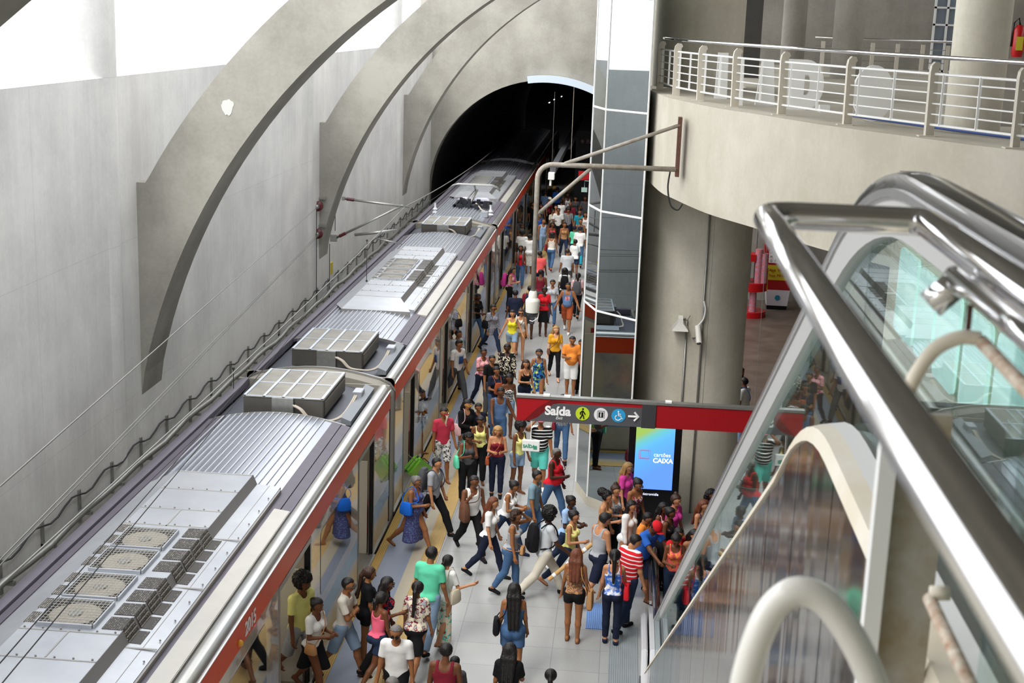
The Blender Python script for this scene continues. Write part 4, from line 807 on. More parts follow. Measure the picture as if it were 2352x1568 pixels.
# glass balustrade panes (thin, with joints)
M_BAL = bpy.data.materials.new('balustrade_glass'); M_BAL.use_nodes = True; t = M_BAL.node_tree; t.nodes.clear()
o_ = t.nodes.new('ShaderNodeOutputMaterial'); gl = t.nodes.new('ShaderNodeBsdfGlossy'); gl.inputs['Roughness'].default_value = 0.01; gl.inputs['Color'].default_value = (0.85, 0.92, 0.92, 1); tr = t.nodes.new('ShaderNodeBsdfTransparent'); tr.inputs[0].default_value = (0.86, 0.92, 0.91, 1)
lw = t.nodes.new('ShaderNodeLayerWeight'); pw_ = t.nodes.new('ShaderNodeMath'); pw_.operation = 'POWER'; t.links.new(lw.outputs['Facing'], pw_.inputs[0]); pw_.inputs[1].default_value = 5; fz = t.nodes.new('ShaderNodeMath'); fz.operation = 'MULTIPLY_ADD'; t.links.new(pw_.outputs[0], fz.inputs[0]); fz.inputs[1].default_value = 0.62; fz.inputs[2].default_value = 0.03; lw.inputs[0].default_value = 0.5; mx = t.nodes.new('ShaderNodeMixShader'); t.links.new(fz.outputs[0], mx.inputs[0]); t.links.new(tr.outputs[0], mx.inputs[1]); t.links.new(gl.outputs[0], mx.inputs[2]); t.links.new(mx.outputs[0], o_.inputs[0])
gj = [23.6, 21.4, 18.6, 15.8, 13.0, 10.4, 8.0, 6.3, 5.0, 3.6, 2.2]
for x in (0.885, 2.045):
    for i in range(len(gj)-1):
        ys = np.linspace(gj[i]-0.008, gj[i+1]+0.008, 9)
        child(MB().strip([(y, ez(y)+0.01) for y in ys], [(y, hz(y)-0.07) for y in ys], lambda p, s_: (x + s_*0.012, p[0], p[1])).build('glass_pane', M_BAL), es)
# far side decking and lower newel plates
child(sweepY([(1.94, -0.06), (1.94, 0.02), (2.2, 0.02), (2.2, -0.06)]).build('far_deck', M_CREAM), es)
child(sweepY([(2.17, -0.6), (2.17, 0.0), (2.2, 0.0), (2.2, -0.6)]).build('far_cladding', M_CLAD), es)
for xx in (0.665, 0.80): child(MB().prism([(20.4, 0.0), (22.9, 0.0), (22.9, 0.3), (22.3, 0.42), (20.9, 0.42)], 0, xx, xx+0.10).build('newel_plate', mat('plate_pale', '#dcdcde', 0.3, 0.3), bevel=0.02), es)
child(MB().sweep([(-0.02, -0.03), (0.02, -0.03), (0.02, 0.03), (-0.02, 0.03)], [24.2, 23.4, 22.6, 21.9], lambda y, p: (0.80+p[0], y, 0.80+p[1])).build('silver_rail_edge', M_SATIN), es)
nw = [(24.2 + 0.36*math.sin(a), 0.44 + 0.42*math.cos(a)) for a in np.linspace(0, PI, 12)]
child(MB().sweep([(0.85, -0.02), (0.96, -0.02), (0.96, 0.02), (0.85, 0.02)], nw, lambda q, p: (p[0], q[0], q[1]+p[1])).build('newel_loop', mat('rubber_handrail', '#141416', 0.22)), es)
lpx = float(at(1398, 1500, z=0)[0]); tag(MB().box(lpx, 0.63, 18.5, 22.6, 0.0, 0.012).build('landing_plate', tactile('ribbed_plate', '#8b9294')), 'grey ribbed metal floor plate beside the foot of the escalator', 'plate')
tag(MB().box(0.635, 0.66, 18.0, 20.3, 0.0, 0.25).build('dark_kerb', M_GREY), 'dark kerb between the ribbed floor plate and the escalator cladding', 'kerb')
bt = at(1380, 1418, z=0); tag(MB().box(lpx-0.42, lpx-0.01, bt[1]-0.5, bt[1]+0.6, 0.0, 0.012).build('blue_tactile_mat', tactile('tactile_blue', '#6f95cf')), 'blue ribbed tactile tile on the floor beside the escalator foot', 'mat')
bt = at(1382, 1385, z=0)

# ================================================================ foreground guard rail by the viewer
gd = empty('guard_rail', (0.3, 2.9, 8.9), 'thick chrome guard rail turning a corner right in front of the viewer', 'railing')
r = 0.03
def corner(p0, pc, p1, rad, n=7):
    p0, pc, p1 = Vector(p0), Vector(pc), Vector(p1); a = (p0-pc).normalized()*rad; b = (p1-pc).normalized()*rad
    return [pc + a*(1-t)**2 + b*t**2 for t in np.linspace(0, 1, n)]
T1 = [Vector((0.295, -0.2, 9.9))] + corner((0.3, 0, 9.9), (0.305, 3.03, 9.9), (0.64, 3.03, 9.9), 0.07) + corner((0.3, 3.03, 9.9), (0.645, 3.03, 9.9), (0.64, 0, 9.9), 0.04) + [Vector((0.63, -0.2, 9.9))]
child(MB().tube(T1, r, 24).build('top_rail', M_CHROME, smooth='all'), gd)
q0 = Vector(at(2190, 632, y=2.45)); q1 = Vector(at(2352, 770, y=1.95)); q2 = q1 + (q1-q0)*1.5
child(MB().tube([q0, q1, q2], 0.017, 16).build('lower_rail', M_CHROME, smooth='all'), gd)
child(MB().tube([q0 + Vector((-0.035, 0, -0.055)), q0 + Vector((0.02, 0.0, -0.0))], 0.026, 18).build('rail_clamp', M_CHROME, smooth='all'), gd)
child(MB().tube([Vector(at(2243, 592, y=2.5)), Vector(at(2238, 650, y=2.5)), Vector(at(2295, 715, y=2.4))], 0.007, 10).build('bent_bracket', M_CHROME, smooth='all'), gd)
child(MB().tube([Vector(at(2229, 700, y=2.45)), Vector(at(2222, 768, y=2.45))], 0.005, 10).build('thin_post', M_RUST, smooth='all'), gd)
ua = empty('painted_hoop', tuple(at(2200, 780, y=2.4)), 'cream painted steel hoop with rust spots under the chrome rails on the right', 'hoop')
child(MB().tube(smooth_poly([tuple(at(a, b, y=2.4)) for a, b in ((2085, 900), (2110, 850), (2150, 800), (2205, 775), (2250, 778))]), 0.013, 14).build('hoop_tube', M_CREAM, smooth='all'), ua)
child(MB().tube([Vector(at(2255, 785, y=2.4)), Vector(at(2420, 960, y=1.9))], 0.012, 14).build('rod', mat('rusty_cream', '#e4dccb', 0.6, var=0.6, vscale=40, col2='#a5764e'), smooth='all'), ua)
hp = empty('white_hoop', (0.36, 2.1, 8.9), 'thick white painted steel hoop at the bottom edge of the view', 'hoop')
child(MB().tube(smooth_poly([tuple(at(a, b, y=2.15)) for a, b in ((1690, 1720), (1712, 1560), (1755, 1430), (1800, 1372), (1845, 1358), (1900, 1385), (1960, 1470), (2010, 1580), (2060, 1740))], 8), 0.0245, 22).build('hoop_tube', mat('gloss_white', '#f3f1ea', 0.25, coat=0.5), smooth='all'), hp)
pst = empty('white_post', tuple(at(2030, 1560, y=2.9)), 'white painted steel post with a stained grey web between the escalator and the glass guard', 'post')
a, b, c_, d_ = (at(2032, 950, y=2.9), at(2060, 950, y=2.9), at(1975, 1660, y=2.9), at(2025, 1660, y=2.9))
def quadprism(pts, y0, y1, nm, m, par):
    vs = [(p[0], y0, p[2]) for p in pts] + [(p[0], y1, p[2]) for p in pts]
    return child(MB().add(vs, [(0, 1, 2, 3), (7, 6, 5, 4), (0, 4, 5, 1), (1, 5, 6, 2), (2, 6, 7, 3), (3, 7, 4, 0)]).build(nm, m), par)
A = [at(2032, 950, y=2.9), at(2074, 950, y=2.9), at(2030, 1700, y=2.9), at(1975, 1700, y=2.9)]
xl = A[0][0]; quadprism([(xl, 0, 9.5), (xl+0.036, 0, 9.5), (xl+0.036, 0, 8.7), (xl, 0, 8.7)], 2.9, 2.94, 'flange', M_WHITE, pst)
M_WEB = mat('stained_grey', '#b3b0a6', 0.6, var=0.9, vscale=7, col2='#8f7a55')
quadprism([(xl+0.036, 0, 9.5), (xl+0.15, 0, 9.5), (xl+0.15, 0, 8.7), (xl+0.036, 0, 8.7)], 2.93, 2.95, 'web', M_WEB, pst)
gg = empty('glass_guard', (0.75, 2.6, 8.9), 'clear glass guard with pale green edges at the lower right', 'guard')
child(MB().box(0.80, 0.812, 1.0, 2.8, 8.9, 9.7).build('glass_pane', M_BAL), gg)
q = [Vector(at(2135, 1375, y=2.5)), Vector(at(2260, 1640, y=2.1))]
child(MB().tube(q, 0.013, 14).build('rusty_rod', MATS['rusty_cream'], smooth='all'), gg)
child(MB().tube([q[0] + Vector((-0.0, 0, 0.012)), q[0] + Vector((0.035, 0.0, 0.014))], 0.014, 12).build('rod_end', M_CREAM, smooth='all'), gg)
for (a, b) in ((2305, 1440), (2235, 1560)):
    pass
child(MB().box(0.70, 0.715, 1.6, 1.625, 8.7, 9.55).build('edge_post', M_WHITE), gg)
# pale mint panes across the landing, with a glow added in place of skylight
M_MINT_GLOW = mat('mint_glass_glow', '#c9f0ea', 0.12, coat=1.0, emit=0.6)
mp_ = empty('glowing_mint_panes', (1.75, 6, 9), 'row of pale mint frosted panes with rounded corners, glow added for daylight, behind the balustrade', 'panes')
def rrect(y0, y1, z0, z1, r=0.05):
    P = []
    for cy_, cz_, a0 in ((y1-r, z1-r, 0), (y0+r, z1-r, 90), (y0+r, z0+r, 180), (y1-r, z0+r, 270)): P += [(cy_+r*math.cos(math.radians(a0+k*22.5)), cz_+r*math.sin(math.radians(a0+k*22.5))) for k in range(5)]
    return P
MX = 1.75
def my(px): 
    return at(px, 650, x=MX)[1]
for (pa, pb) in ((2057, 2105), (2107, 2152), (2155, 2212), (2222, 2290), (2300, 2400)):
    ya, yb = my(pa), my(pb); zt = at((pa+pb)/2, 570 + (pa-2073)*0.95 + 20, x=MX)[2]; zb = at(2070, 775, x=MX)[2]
    child(MB().prism(rrect(yb, ya-0.05, zb, zt), 0, MX, MX+0.02).build('pane', M_MINT_GLOW), mp_)
yy0, yy1 = my(2400), my(2050)+0.3
child(MB().box(MX+0.03, MX+0.1, yy0, yy1, 7.4, 9.4).build('frame_wall', C_BEIGE), mp_)
# ================================================================ PEOPLE: implicit-surface bodies and clothes
SKIN = [mat('skin_%d' % i, c, 0.5, var=0.08, vscale=8, spec=0.35) for i, c in enumerate(('#d9a684', '#bd8560', '#96633f', '#6f452c', '#4a2d1f'))]
HAIRC = {'black': '#171312', 'brown': '#3d261b', 'auburn': '#6e3a22', 'blonde': '#b08a52', 'grey': '#77736f', 'dark': '#221a17'}
M_HAIR = {k: mat('hair_' + k, v, 0.5, var=0.35, vscale=30, stretch=(1, 1, 0.2), bump=0.5, bscale=60) for k, v in HAIRC.items()}
COLS = {'white': '#ecebe8', 'offwhite': '#dcd7cb', 'grey': '#a3a6ab', 'lgrey': '#c4c8cc', 'dgrey': '#55565a', 'black': '#18181b', 'navy': '#1e2438', 'darkjean': '#27344c', 'jean': '#46648a', 'ljean': '#8aa3bd',
        'yellow': '#e8dc35', 'lyellow': '#e9e78e', 'mustard': '#e0a22e', 'orange': '#ef8f3c', 'red': '#d2222e', 'rose': '#cf4056', 'coral': '#f0605f', 'pink': '#f06a86', 'lpink': '#e8b9bb', 'magenta': '#d3449b', 'maroon': '#7c2230',
        'mint': '#62cfa6', 'teal': '#2aa0b5', 'blue': '#2f66c0', 'lblue': '#9dbbe0', 'denimblue': '#5f7ba3', 'purple': '#4b4479', 'brown': '#6b4a3a', 'lace': '#7a5746', 'khaki': '#cfc8b8', 'cream': '#e3d8c0', 'aqua': '#5fcabb', 'rust': '#a2502f', 'green': '#3c8f4f', 'greyblue': '#7d98a6', 'brightblue': '#1f6fe0', 'tan': '#b98a5c'}
def cloth(c, pat='plain', c2=None):
    key = 'cloth_%s_%s_%s' % (c, pat, c2)
    if key in MATS: return MATS[key]
    m = mat(key, COLS[c], 0.85, var=0.1, vscale=5, bump=0.35, bscale=9, spec=0.2)
    if pat == 'plain': return m
    t = m.node_tree; b = t.nodes['Principled BSDF']; L = t.links.new; tc = t.nodes.new('ShaderNodeTexCoord')
    r = t.nodes.new('ShaderNodeValToRGB'); r.color_ramp.interpolation = 'CONSTANT'; e = r.color_ramp.elements; e[0].color = srgb(COLS[c]); e[1].color = srgb(COLS[c2 or 'white'])
    if pat in ('stripe', 'vstripe'):
        w_ = t.nodes.new('ShaderNodeTexWave'); w_.bands_direction = 'Z' if pat == 'stripe' else 'X'; w_.inputs['Scale'].default_value = 4.5 if pat == 'stripe' else 9; L(tc.outputs['Object'], w_.inputs[0]); L(w_.outputs[1], r.inputs[0]); e[1].position = 0.8
    elif pat == 'zigzag':
        w_ = t.nodes.new('ShaderNodeTexWave'); w_.bands_direction = 'Z'; w_.inputs['Scale'].default_value = 7; w_.inputs['Distortion'].default_value = 6; w_.inputs['Detail Scale'].default_value = 3; L(tc.outputs['Object'], w_.inputs[0]); L(w_.outputs[1], r.inputs[0]); e[1].position = 0.5
    else:
        sc = {'floral': 14, 'tiedye': 9, 'speckle': 45, 'lace': 40}[pat]
        n = t.nodes.new('ShaderNodeTexNoise'); n.inputs['Scale'].default_value = sc; n.inputs['Detail'].default_value = 2; L(tc.outputs['Object'], n.inputs[0]); L(n.outputs[0], r.inputs[0]); e[1].position = 0.55
        if pat == 'floral':
            e[1].position = 0.52; k = e.new(0.60); k.color = srgb(COLS[{'green': 'lyellow', 'aqua': 'rust', 'maroon': 'grey'}.get(c2, c)]); k = e.new(0.42); k.color = srgb(COLS[{'green': 'blue', 'aqua': 'cream', 'maroon': 'khaki'}.get(c2, c)])
        if pat == 'tiedye': r.color_ramp.interpolation = 'LINEAR'; e[0].position = 0.42
    L(r.outputs[0], b.inputs['Base Color']); return m

def snets(F, o, h):
    """naive surface nets on a signed field (negative inside)"""
    S_ = F < 0; nx, ny, nz = F.shape
    cnt = np.zeros((nx-1, ny-1, nz-1), np.float32); acc = np.zeros((nx-1, ny-1, nz-1, 3), np.float32)
    offs = [(i, j, k) for i in (0, 1) for j in (0, 1) for k in (0, 1)]
    def sub(A, c): return A[c[0]:c[0]+nx-1, c[1]:c[1]+ny-1, c[2]:c[2]+nz-1]
    for c in offs:
        for ax in range(3):
            if c[ax]: continue
            d = list(c); d[ax] = 1; a, b = sub(F, c), sub(F, d); m = (a < 0) != (b < 0)
            idx = np.nonzero(m); tt = a[idx]/(a[idx]-b[idx]); cnt[idx] += 1
            for q in range(3): acc[idx + (np.full(len(tt), q),)] += (c[q] + tt) if q == ax else c[q]
    act = cnt > 0; ids = -np.ones(act.shape, np.int64); I = np.nonzero(act); ids[I] = np.arange(len(I[0]))
    V = (np.stack(I, 1) + acc[I]/cnt[I][:, None])*h + o
    Q = []
    for ax in range(3):
        u, v = (ax+1) % 3, (ax+2) % 3
        a = np.moveaxis(S_, (ax, u, v), (0, 1, 2)); idm = np.moveaxis(ids, (ax, u, v), (0, 1, 2))
        m = a[:-1, 1:-1, 1:-1] != a[1:, 1:-1, 1:-1]; i, j, k = np.nonzero(m); fl = a[:-1, 1:-1, 1:-1][m]
        q = np.stack([idm[i, j, k], idm[i, j+1, k], idm[i, j+1, k+1], idm[i, j, k+1]], 1)
        q[~fl] = q[~fl][:, ::-1]; Q.append(q)
    return V, np.concatenate(Q)
def smin(a, b, k): h = np.clip(0.5 + 0.5*(b-a)/k, 0, 1); return b*(1-h) + a*h - k*h*(1-h)
class Cap:
    """tapered capsule; ys>1 flattens it along the local y of frame R about origin o"""
    def __init__(s, a, b, ra, rb, ys=1, R=None, o=None):
        s.R = np.eye(3) if R is None else R; s.o = np.zeros(3) if o is None else o
        s.a, s.b, s.ra, s.rb, s.ys = np.array(a, float), np.array(b, float), ra, rb, ys
    clip = None
    def grow(s, g): return Cap(s.a, s.b, s.ra+g, s.rb+g, s.ys, s.R, s.o)
    def clipped(s, p, n): s.clip = (p, n); return s
    def box(s):
        P = np.array([s.a, s.b])@s.R.T + s.o; r = max(s.ra, s.rb) + 0.03; return P.min(0)-r, P.max(0)+r
    def d(s, P):
        q = (P - s.o)@s.R; k = np.array([1, s.ys, 1]); q = q*k; a, b = s.a*k, s.b*k; ab = b-a; L_ = ab@ab
        t_ = np.clip(((q-a)@ab)/L_, 0, 1) if L_ > 1e-9 else np.zeros(q.shape[:-1]); dd = q - a - t_[..., None]*ab
        r_ = (np.sqrt((dd*dd).sum(-1)) - (s.ra + (s.rb-s.ra)*t_))/(1 + 0.25*(s.ys-1))
        return np.maximum(r_, (P - s.clip[0])@s.clip[1]) if s.clip else r_
def field(caps, h, k=0.02, cuts=()):
    lo = np.min([c.box()[0] for c in caps], 0); hi = np.max([c.box()[1] for c in caps], 0)
    n = np.ceil((hi-lo)/h).astype(int) + 3; F = np.full(n, 0.5, np.float32); o = lo - h
    ax = [o[i] + np.arange(n[i])*h for i in range(3)]
    for c in caps:
        a, b = c.box(); i0 = np.maximum(0, np.floor((a-o)/h).astype(int)); i1 = np.minimum(n, np.ceil((b-o)/h).astype(int)+1)
        P = np.stack(np.meshgrid(*[ax[i][i0[i]:i1[i]] for i in range(3)], indexing='ij'), -1); sl = tuple(slice(i0[i], i1[i]) for i in range(3)); F[sl] = smin(F[sl], c.d(P), k)
    if cuts:
        P = np.stack(np.meshgrid(*ax, indexing='ij'), -1)
        for f in cuts: F = np.maximum(F, f(P))
    F[0] = F[-1] = 0.5; F[:, 0] = F[:, -1] = 0.5; F[:, :, 0] = F[:, :, -1] = 0.5
    return F, o
def rx(a): c, s = math.cos(a), math.sin(a); return np.array([[1, 0, 0], [0, c, -s], [0, s, c]])
def rz(a): c, s = math.cos(a), math.sin(a); return np.array([[c, -s, 0], [s, c, 0], [0, 0, 1]])
def mk(name, V, F_, m, parent, extra=None):
    me = bpy.data.meshes.new(name); Vl = V.tolist(); Fl = F_.tolist()
    if extra: k = len(Vl); Vl += extra.v; Fl += [[i+k for i in f] for f in extra.f]
    me.from_pydata(Vl, [], Fl); me.materials.append(m); me.polygons.foreach_set('use_smooth', [True]*len(me.polygons))
    o = bpy.data.objects.new(name, me); COL.objects.link(o); o.parent = parent; return o
ARMS = {'down': (4, 9, 12, 0), 'back': (-24, 9, 8, 0), 'fwd': (24, 7, 28, 0), 'bent': (8, 10, 95, 25), 'strap': (20, 14, 130, 10), 'phone': (22, 8, 95, 35), 'cross': (22, 6, 98, 78), 'head': (105, 25, 120, 35),
        'rail': (48, 8, 12, 0), 'wave': (12, 18, 88, -55), 'out': (5, 24, 20, 0), 'hold': (15, 10, 80, 55), 'hip': (-8, 28, 70, 50)}
LEGS = {'stand': ((3, 4), (-3, 2)), 'walk': ((24, 10), (-20, 22)), 'walkR': ((-20, 22), (24, 10)), 'stride': ((32, 12), (-28, 18)), 'strideR': ((-28, 18), (32, 12)), 'step': ((10, 6), (-12, 20)), 'stepR': ((-12, 20), (10, 6))}
SHADES = {}
def person(px, py, h, face, sex, skin, hair, top, bottom, shoe, legs, aL, aR, label, bag=None, lean=4, pitch=8, yaw=0, extra='', b=1.0, z0=0.0, chest=None, res=None, pos=None):
    s = h/1.70
    if pos is not None: X, Y = pos
    else: X, Y, _ = at(px, py + 2, z=h + z0)
    X, Y = float(X), float(Y)
    g = res or (0.0115 if Y < 29 else 0.014 if Y < 38 else 0.019 if Y < 50 else 0.027)
    far = Y > 46
    e = empty('person', (X, Y, z0), label, 'person', 'people on the platform', rz=math.radians(face - 90)); e.scale = (s, s, s)
    male = sex == 'm'; cap = []; tors = []; armc = {}; legc = {}; T = math.radians(-lean)
    # legs
    hw = 0.09 if male else 0.095; joints = {}
    for sd, (a, k) in zip((-1, 1), LEGS[legs]):
        a, k = math.radians(a), math.radians(k); hip = np.array([sd*hw, 0, 0.90]); kn = hip + 0.43*np.array([0, math.sin(a), -math.cos(a)]); an = kn + 0.41*np.array([0, math.sin(a-k), -math.cos(a-k)]); joints[sd] = (hip, kn, an, a-k)
    drop = min(j[2][2] for j in joints.values()) - 0.075; O = np.array([0, 0, 0.90-drop])
    for sd, (hip, kn, an, ph) in joints.items():
        hip, kn, an = hip - [0, 0, drop], kn - [0, 0, drop], an - [0, 0, drop]
        lift = an[2] - 0.075; fp = -min(0.9, lift*5) if ph < 0 else 0.0
        th = (0.082 if male else 0.088)*b; calf = kn + (an-kn)*0.35 - np.array([0, 0.015, 0])
        legc[sd] = [Cap(hip, kn, th, 0.054*b), Cap(kn, calf, 0.052*b, 0.053*b), Cap(calf, an, 0.05*b, 0.034)]
        R = rx(fp); f0 = an + R@np.array([0, -0.03, -0.035]); f1 = an + R@np.array([0, 0.14, -0.05]); joints[sd] = (hip, kn, an, R, f0, f1)
        legc[sd].append(Cap(an, f0, 0.036, 0.034)); legc[sd].append(Cap(f0, f1, 0.034, 0.024))
    # torso, in its own leaning frame
    R = rx(T); tf = dict(R=R, o=O); ch = 0.128 if male else 0.112; sh = (0.165 if male else 0.138); wa = (0.118 if male else 0.102)
    tors = [Cap((-0.05, 0, 0.0), (0.05, 0, 0.0), (0.112 if male else 0.122)*b, (0.112 if male else 0.122)*b, 1.25, **tf), Cap((0, 0, 0.02), (0, 0, 0.2), 0.122*b, wa*b, 1.3, **tf),
            Cap((-0.035, 0, 0.2), (-0.055, 0, 0.38), wa*0.9*b, ch*b*0.93, 1.35, **tf), Cap((0.035, 0, 0.2), (0.055, 0, 0.38), wa*0.9*b, ch*b*0.93, 1.35, **tf), Cap((-sh+0.01, 0, 0.465), (sh-0.01, 0, 0.465), 0.055, 0.055, 1.0, **tf), Cap((0, -0.01, 0.4), (0, -0.01, 0.5), 0.1, 0.06, 1.2, **tf)]
    if not male: tors += [Cap((q, 0.085*b, 0.34), (q, 0.085*b, 0.34), 0.062, 0.062, 1, **tf) for q in (-0.06, 0.06)] + [Cap((q, -0.065, -0.02), (q, -0.065, -0.02), 0.092*b, 0.092*b, 1, **tf) for q in (-0.06, 0.06)]
    else: tors += [Cap((q, -0.045, -0.02), (q, -0.045, -0.02), 0.088*b, 0.088*b, 1, **tf) for q in (-0.055, 0.055)]
    if b > 1.12: tors.append(Cap((0, 0.07, 0.12), (0, 0.07, 0.16), 0.12*b, 0.11*b, 1, **tf))
    nk0 = R@np.array([0, -0.005, 0.46]) + O; HR = rx(T - math.radians(pitch)*1.0)
    HR = rz(math.radians(yaw))@HR; nk1 = R@np.array([0, 0.0, 0.575]) + O; HC = nk1 + HR@np.array([0, 0.018, 0.095]); neck = Cap(nk0, nk1, 0.056 if male else 0.047, 0.05 if male else 0.043)
    hf = dict(R=HR, o=HC); skull = Cap((0, -0.018, 0.025), (0, -0.012, 0.02), 0.086, 0.086, 0.95, **hf)
    head = [skull, Cap((0, 0.018, 0.0), (0, 0.03, -0.062), 0.072, 0.045, 1.0, **hf), Cap((0, 0.088, 0.0), (0, 0.1, -0.022), 0.009, 0.014, 1, **hf), Cap((-0.08, -0.01, 0.012), (-0.078, -0.012, -0.02), 0.014, 0.010, 1, **hf), Cap((0.08, -0.01, 0.012), (0.078, -0.012, -0.02), 0.014, 0.010, 1, **hf)]
    ex = MB(); wrists = {}
    for sd, an_ in ((-1, aL), (1, aR)):
        fl, ab, el, inw = [math.radians(v) for v in ARMS[an_]]
        S0 = R@np.array([sd*(sh+0.012), 0, 0.455]) + O
        u = np.array([sd*math.sin(ab)*math.cos(fl)**0.5 if fl < 1.5 else sd*math.sin(ab), math.sin(fl)*math.cos(ab), -math.cos(fl)*math.cos(ab)]); u /= np.linalg.norm(u)
        fw = np.array([0, math.cos(fl), math.sin(fl)]); fw -= u*(fw@u); fw /= np.linalg.norm(fw); inn_ = np.array([-sd, 0, 0.0]); inn_ = inn_ - u*(inn_@u); inn_ /= np.linalg.norm(inn_)
        E_ = S0 + 0.275*u; fa = math.cos(el)*u + math.sin(el)*(math.cos(inw)*fw + math.sin(inw)*inn_); fa /= np.linalg.norm(fa); Wp = E_ + 0.24*fa
        ar = 1 if male else 0.86
        armc[sd] = [Cap(S0, E_, 0.05*ar*b, 0.038*ar*b), Cap(E_, Wp, 0.038*ar*b, 0.026*ar), Cap(Wp, Wp + fa*0.075, 0.026, 0.03, 1)]
        nrm = np.cross(fa, [sd*1.0, 0, 0]); nrm = nrm if np.linalg.norm(nrm) > 0.2 else np.array([0, 0, 1.0]); nrm /= np.linalg.norm(nrm); sid = np.cross(nrm, fa)
        wrists[sd] = (Wp, fa, nrm, S0, u, E_)
        if not far:
            K = Wp + fa*0.085; curl = sid*sd
            for q in range(4):
                bs = K + nrm*(q-1.5)*0.017; L_ = (0.068, 0.078, 0.074, 0.058)[q]; p1 = bs + fa*L_*0.45 - curl*0.008; p2 = p1 + (fa*0.8 - curl*0.5)*L_*0.35; p3 = p2 + (fa*0.45 - curl*0.8)*L_*0.3
                ex.tube([bs - fa*0.02, p1, p2, p3], [0.0095, 0.009, 0.008, 0.006], 6)
            tb = Wp + fa*0.03 + nrm*0.022*(1 if fa[2] > -0.5 else 1); ex.tube([tb, tb + fa*0.03 + nrm*0.02 - curl*0.006, tb + fa*0.062 + nrm*0.018 - curl*0.018], [0.012, 0.0105, 0.008], 6)
    body = tors + [neck] + head + legc[-1] + legc[1] + armc[-1] + armc[1]
    F, o = field(body, g, 0.018); V, Q = snets(F, o, g); bodyo = mk('body', V, Q, SKIN[skin], e, ex if ex.v else None)
    inv = lambda P: (P - O)@R       # into torso frame
    hinv = lambda P: (P - HC)@HR
    ht, _, hc = hair.partition(':'); HM = M_HAIR[hc or 'black']
    # face details
    if not far:
        fb = MB(); 
        for q in (-0.031, 0.031): fb.ball(HC + HR@np.array([q, 0.077, 0.010]), 0.009, 8, 6, (1, 0.7, 0.6))
        if 'sun' in extra or 'glass' in extra:
            sgm = MB(); 
            for q in (-0.034, 0.034):
                c = HC + HR@np.array([q, 0.099, 0.012]); sgm.ball(c, 0.03, 10, 6, (1, 0.25, 0.8))
            for q in (-1, 1): sgm.tube([HC + HR@np.array([q*0.062, 0.09, 0.016]), HC + HR@np.array([q*0.086, 0.0, 0.015])], 0.004, 5)
            mk('glasses', np.array(sgm.v), np.array([f for f in sgm.f if len(f) == 4]), mat('lens_yellow', '#d9a52a', 0.1) if 'sunY' in extra else mat('lens_red', '#b8303c', 0.1) if 'sunR' in extra else mat('lens_dark', '#15161a', 0.08) if 'sun' in extra else M_GREY, e)
        o_ = fb.build('eyes', mat('eye_dark', '#1c1410', 0.2), smooth='all'); o_.parent = bodyo
        fb = MB(); fb.tube([HC + HR@np.array([q, 0.083 - abs(q)*0.5, -0.052]) for q in (-0.024, 0, 0.024)], [0.005, 0.008, 0.005], 6); o_ = fb.build('lips', mat('lip_%d' % skin, ('#b5605c', '#a05550', '#7d4038', '#5e302b', '#43231f')[skin], 0.5), smooth='all'); o_.parent = bodyo
        fb = MB()
        for q in (-1, 1): fb.tube([HC + HR@np.array([q*x_, y_, 0.036 + z_]) for x_, y_, z_ in ((0.016, 0.088, 0), (0.032, 0.085, 0.004), (0.046, 0.075, 0.0))], 0.003, 5)
        o_ = fb.build('eyebrows', M_HAIR['black'], smooth='all'); o_.parent = bodyo
    # hair
    hc_ = []; cuts = []
    if ht != 'bald':
        hc_ = [skull.grow(0.012 if ht in ('short', 'cap', 'crop') else 0.017)]
        if ht == 'crop': hc_ = [skull.grow(0.008)]
        if ht == 'afro': hc_ = [Cap((0, -0.035, 0.045), (0, -0.03, 0.035), 0.135, 0.135, 1, **hf)]
        if ht == 'curly': hc_ += [Cap((q*0.06, -0.05, 0.04 - abs(q)*0.02), (q*0.08, -0.06, -0.05), 0.06, 0.05, 1, **hf) for q in (-1, 0, 1)]
        if ht == 'quiff': hc_ += [Cap((-0.03, 0.03, 0.1), (0.03, 0.03, 0.1), 0.03, 0.03, 1, **hf)]
        if ht in ('bun', 'topbun'): hc_ += [Cap((0, -0.1 if ht == 'bun' else -0.045, 0.055 if ht == 'bun' else 0.12), (0, -0.11 if ht == 'bun' else -0.05, 0.05 if ht == 'bun' else 0.13), 0.042, 0.042, 1, **hf)]
        bk = R@np.array([0, -0.15*b, 0.25]) + O; bk2 = R@np.array([0, -0.155*b, 0.08]) + O; hb = HC + HR@np.array([0, -0.1, -0.02])
        if ht == 'puff': hc_ += [Cap((0, -0.12, 0.06), (0, -0.13, 0.06), 0.085, 0.085, 1, **hf)]
        if ht in ('pony', 'longpony'): hc_ += [Cap(HC + HR@np.array([0, -0.11, 0.05]), HC + HR@np.array([0, -0.14, -0.05]), 0.032, 0.036), Cap(HC + HR@np.array([0, -0.14, -0.05]), bk if ht == 'longpony' else HC + HR@np.array([0, -0.13, -0.17]), 0.038, 0.024)]
        if ht in ('long', 'vlong', 'braids'):
            e1 = bk2 if ht != 'long' else bk
            for q in (-0.055, 0, 0.055): hc_ += [Cap(HC + HR@np.array([q, -0.06, 0.02]), HC + HR@np.array([q*1.3, -0.085, -0.11]), 0.05, 0.052), Cap(HC + HR@np.array([q*1.3, -0.085, -0.11]), e1 + np.array([q*1.1, 0, 0]), 0.05, 0.026)]
            hc_ += [Cap(HC + HR@np.array([q, 0.0, 0.0]), HC + HR@np.array([q*1.05, -0.005, -0.15]), 0.03, 0.028) for q in (-0.085, 0.085)]
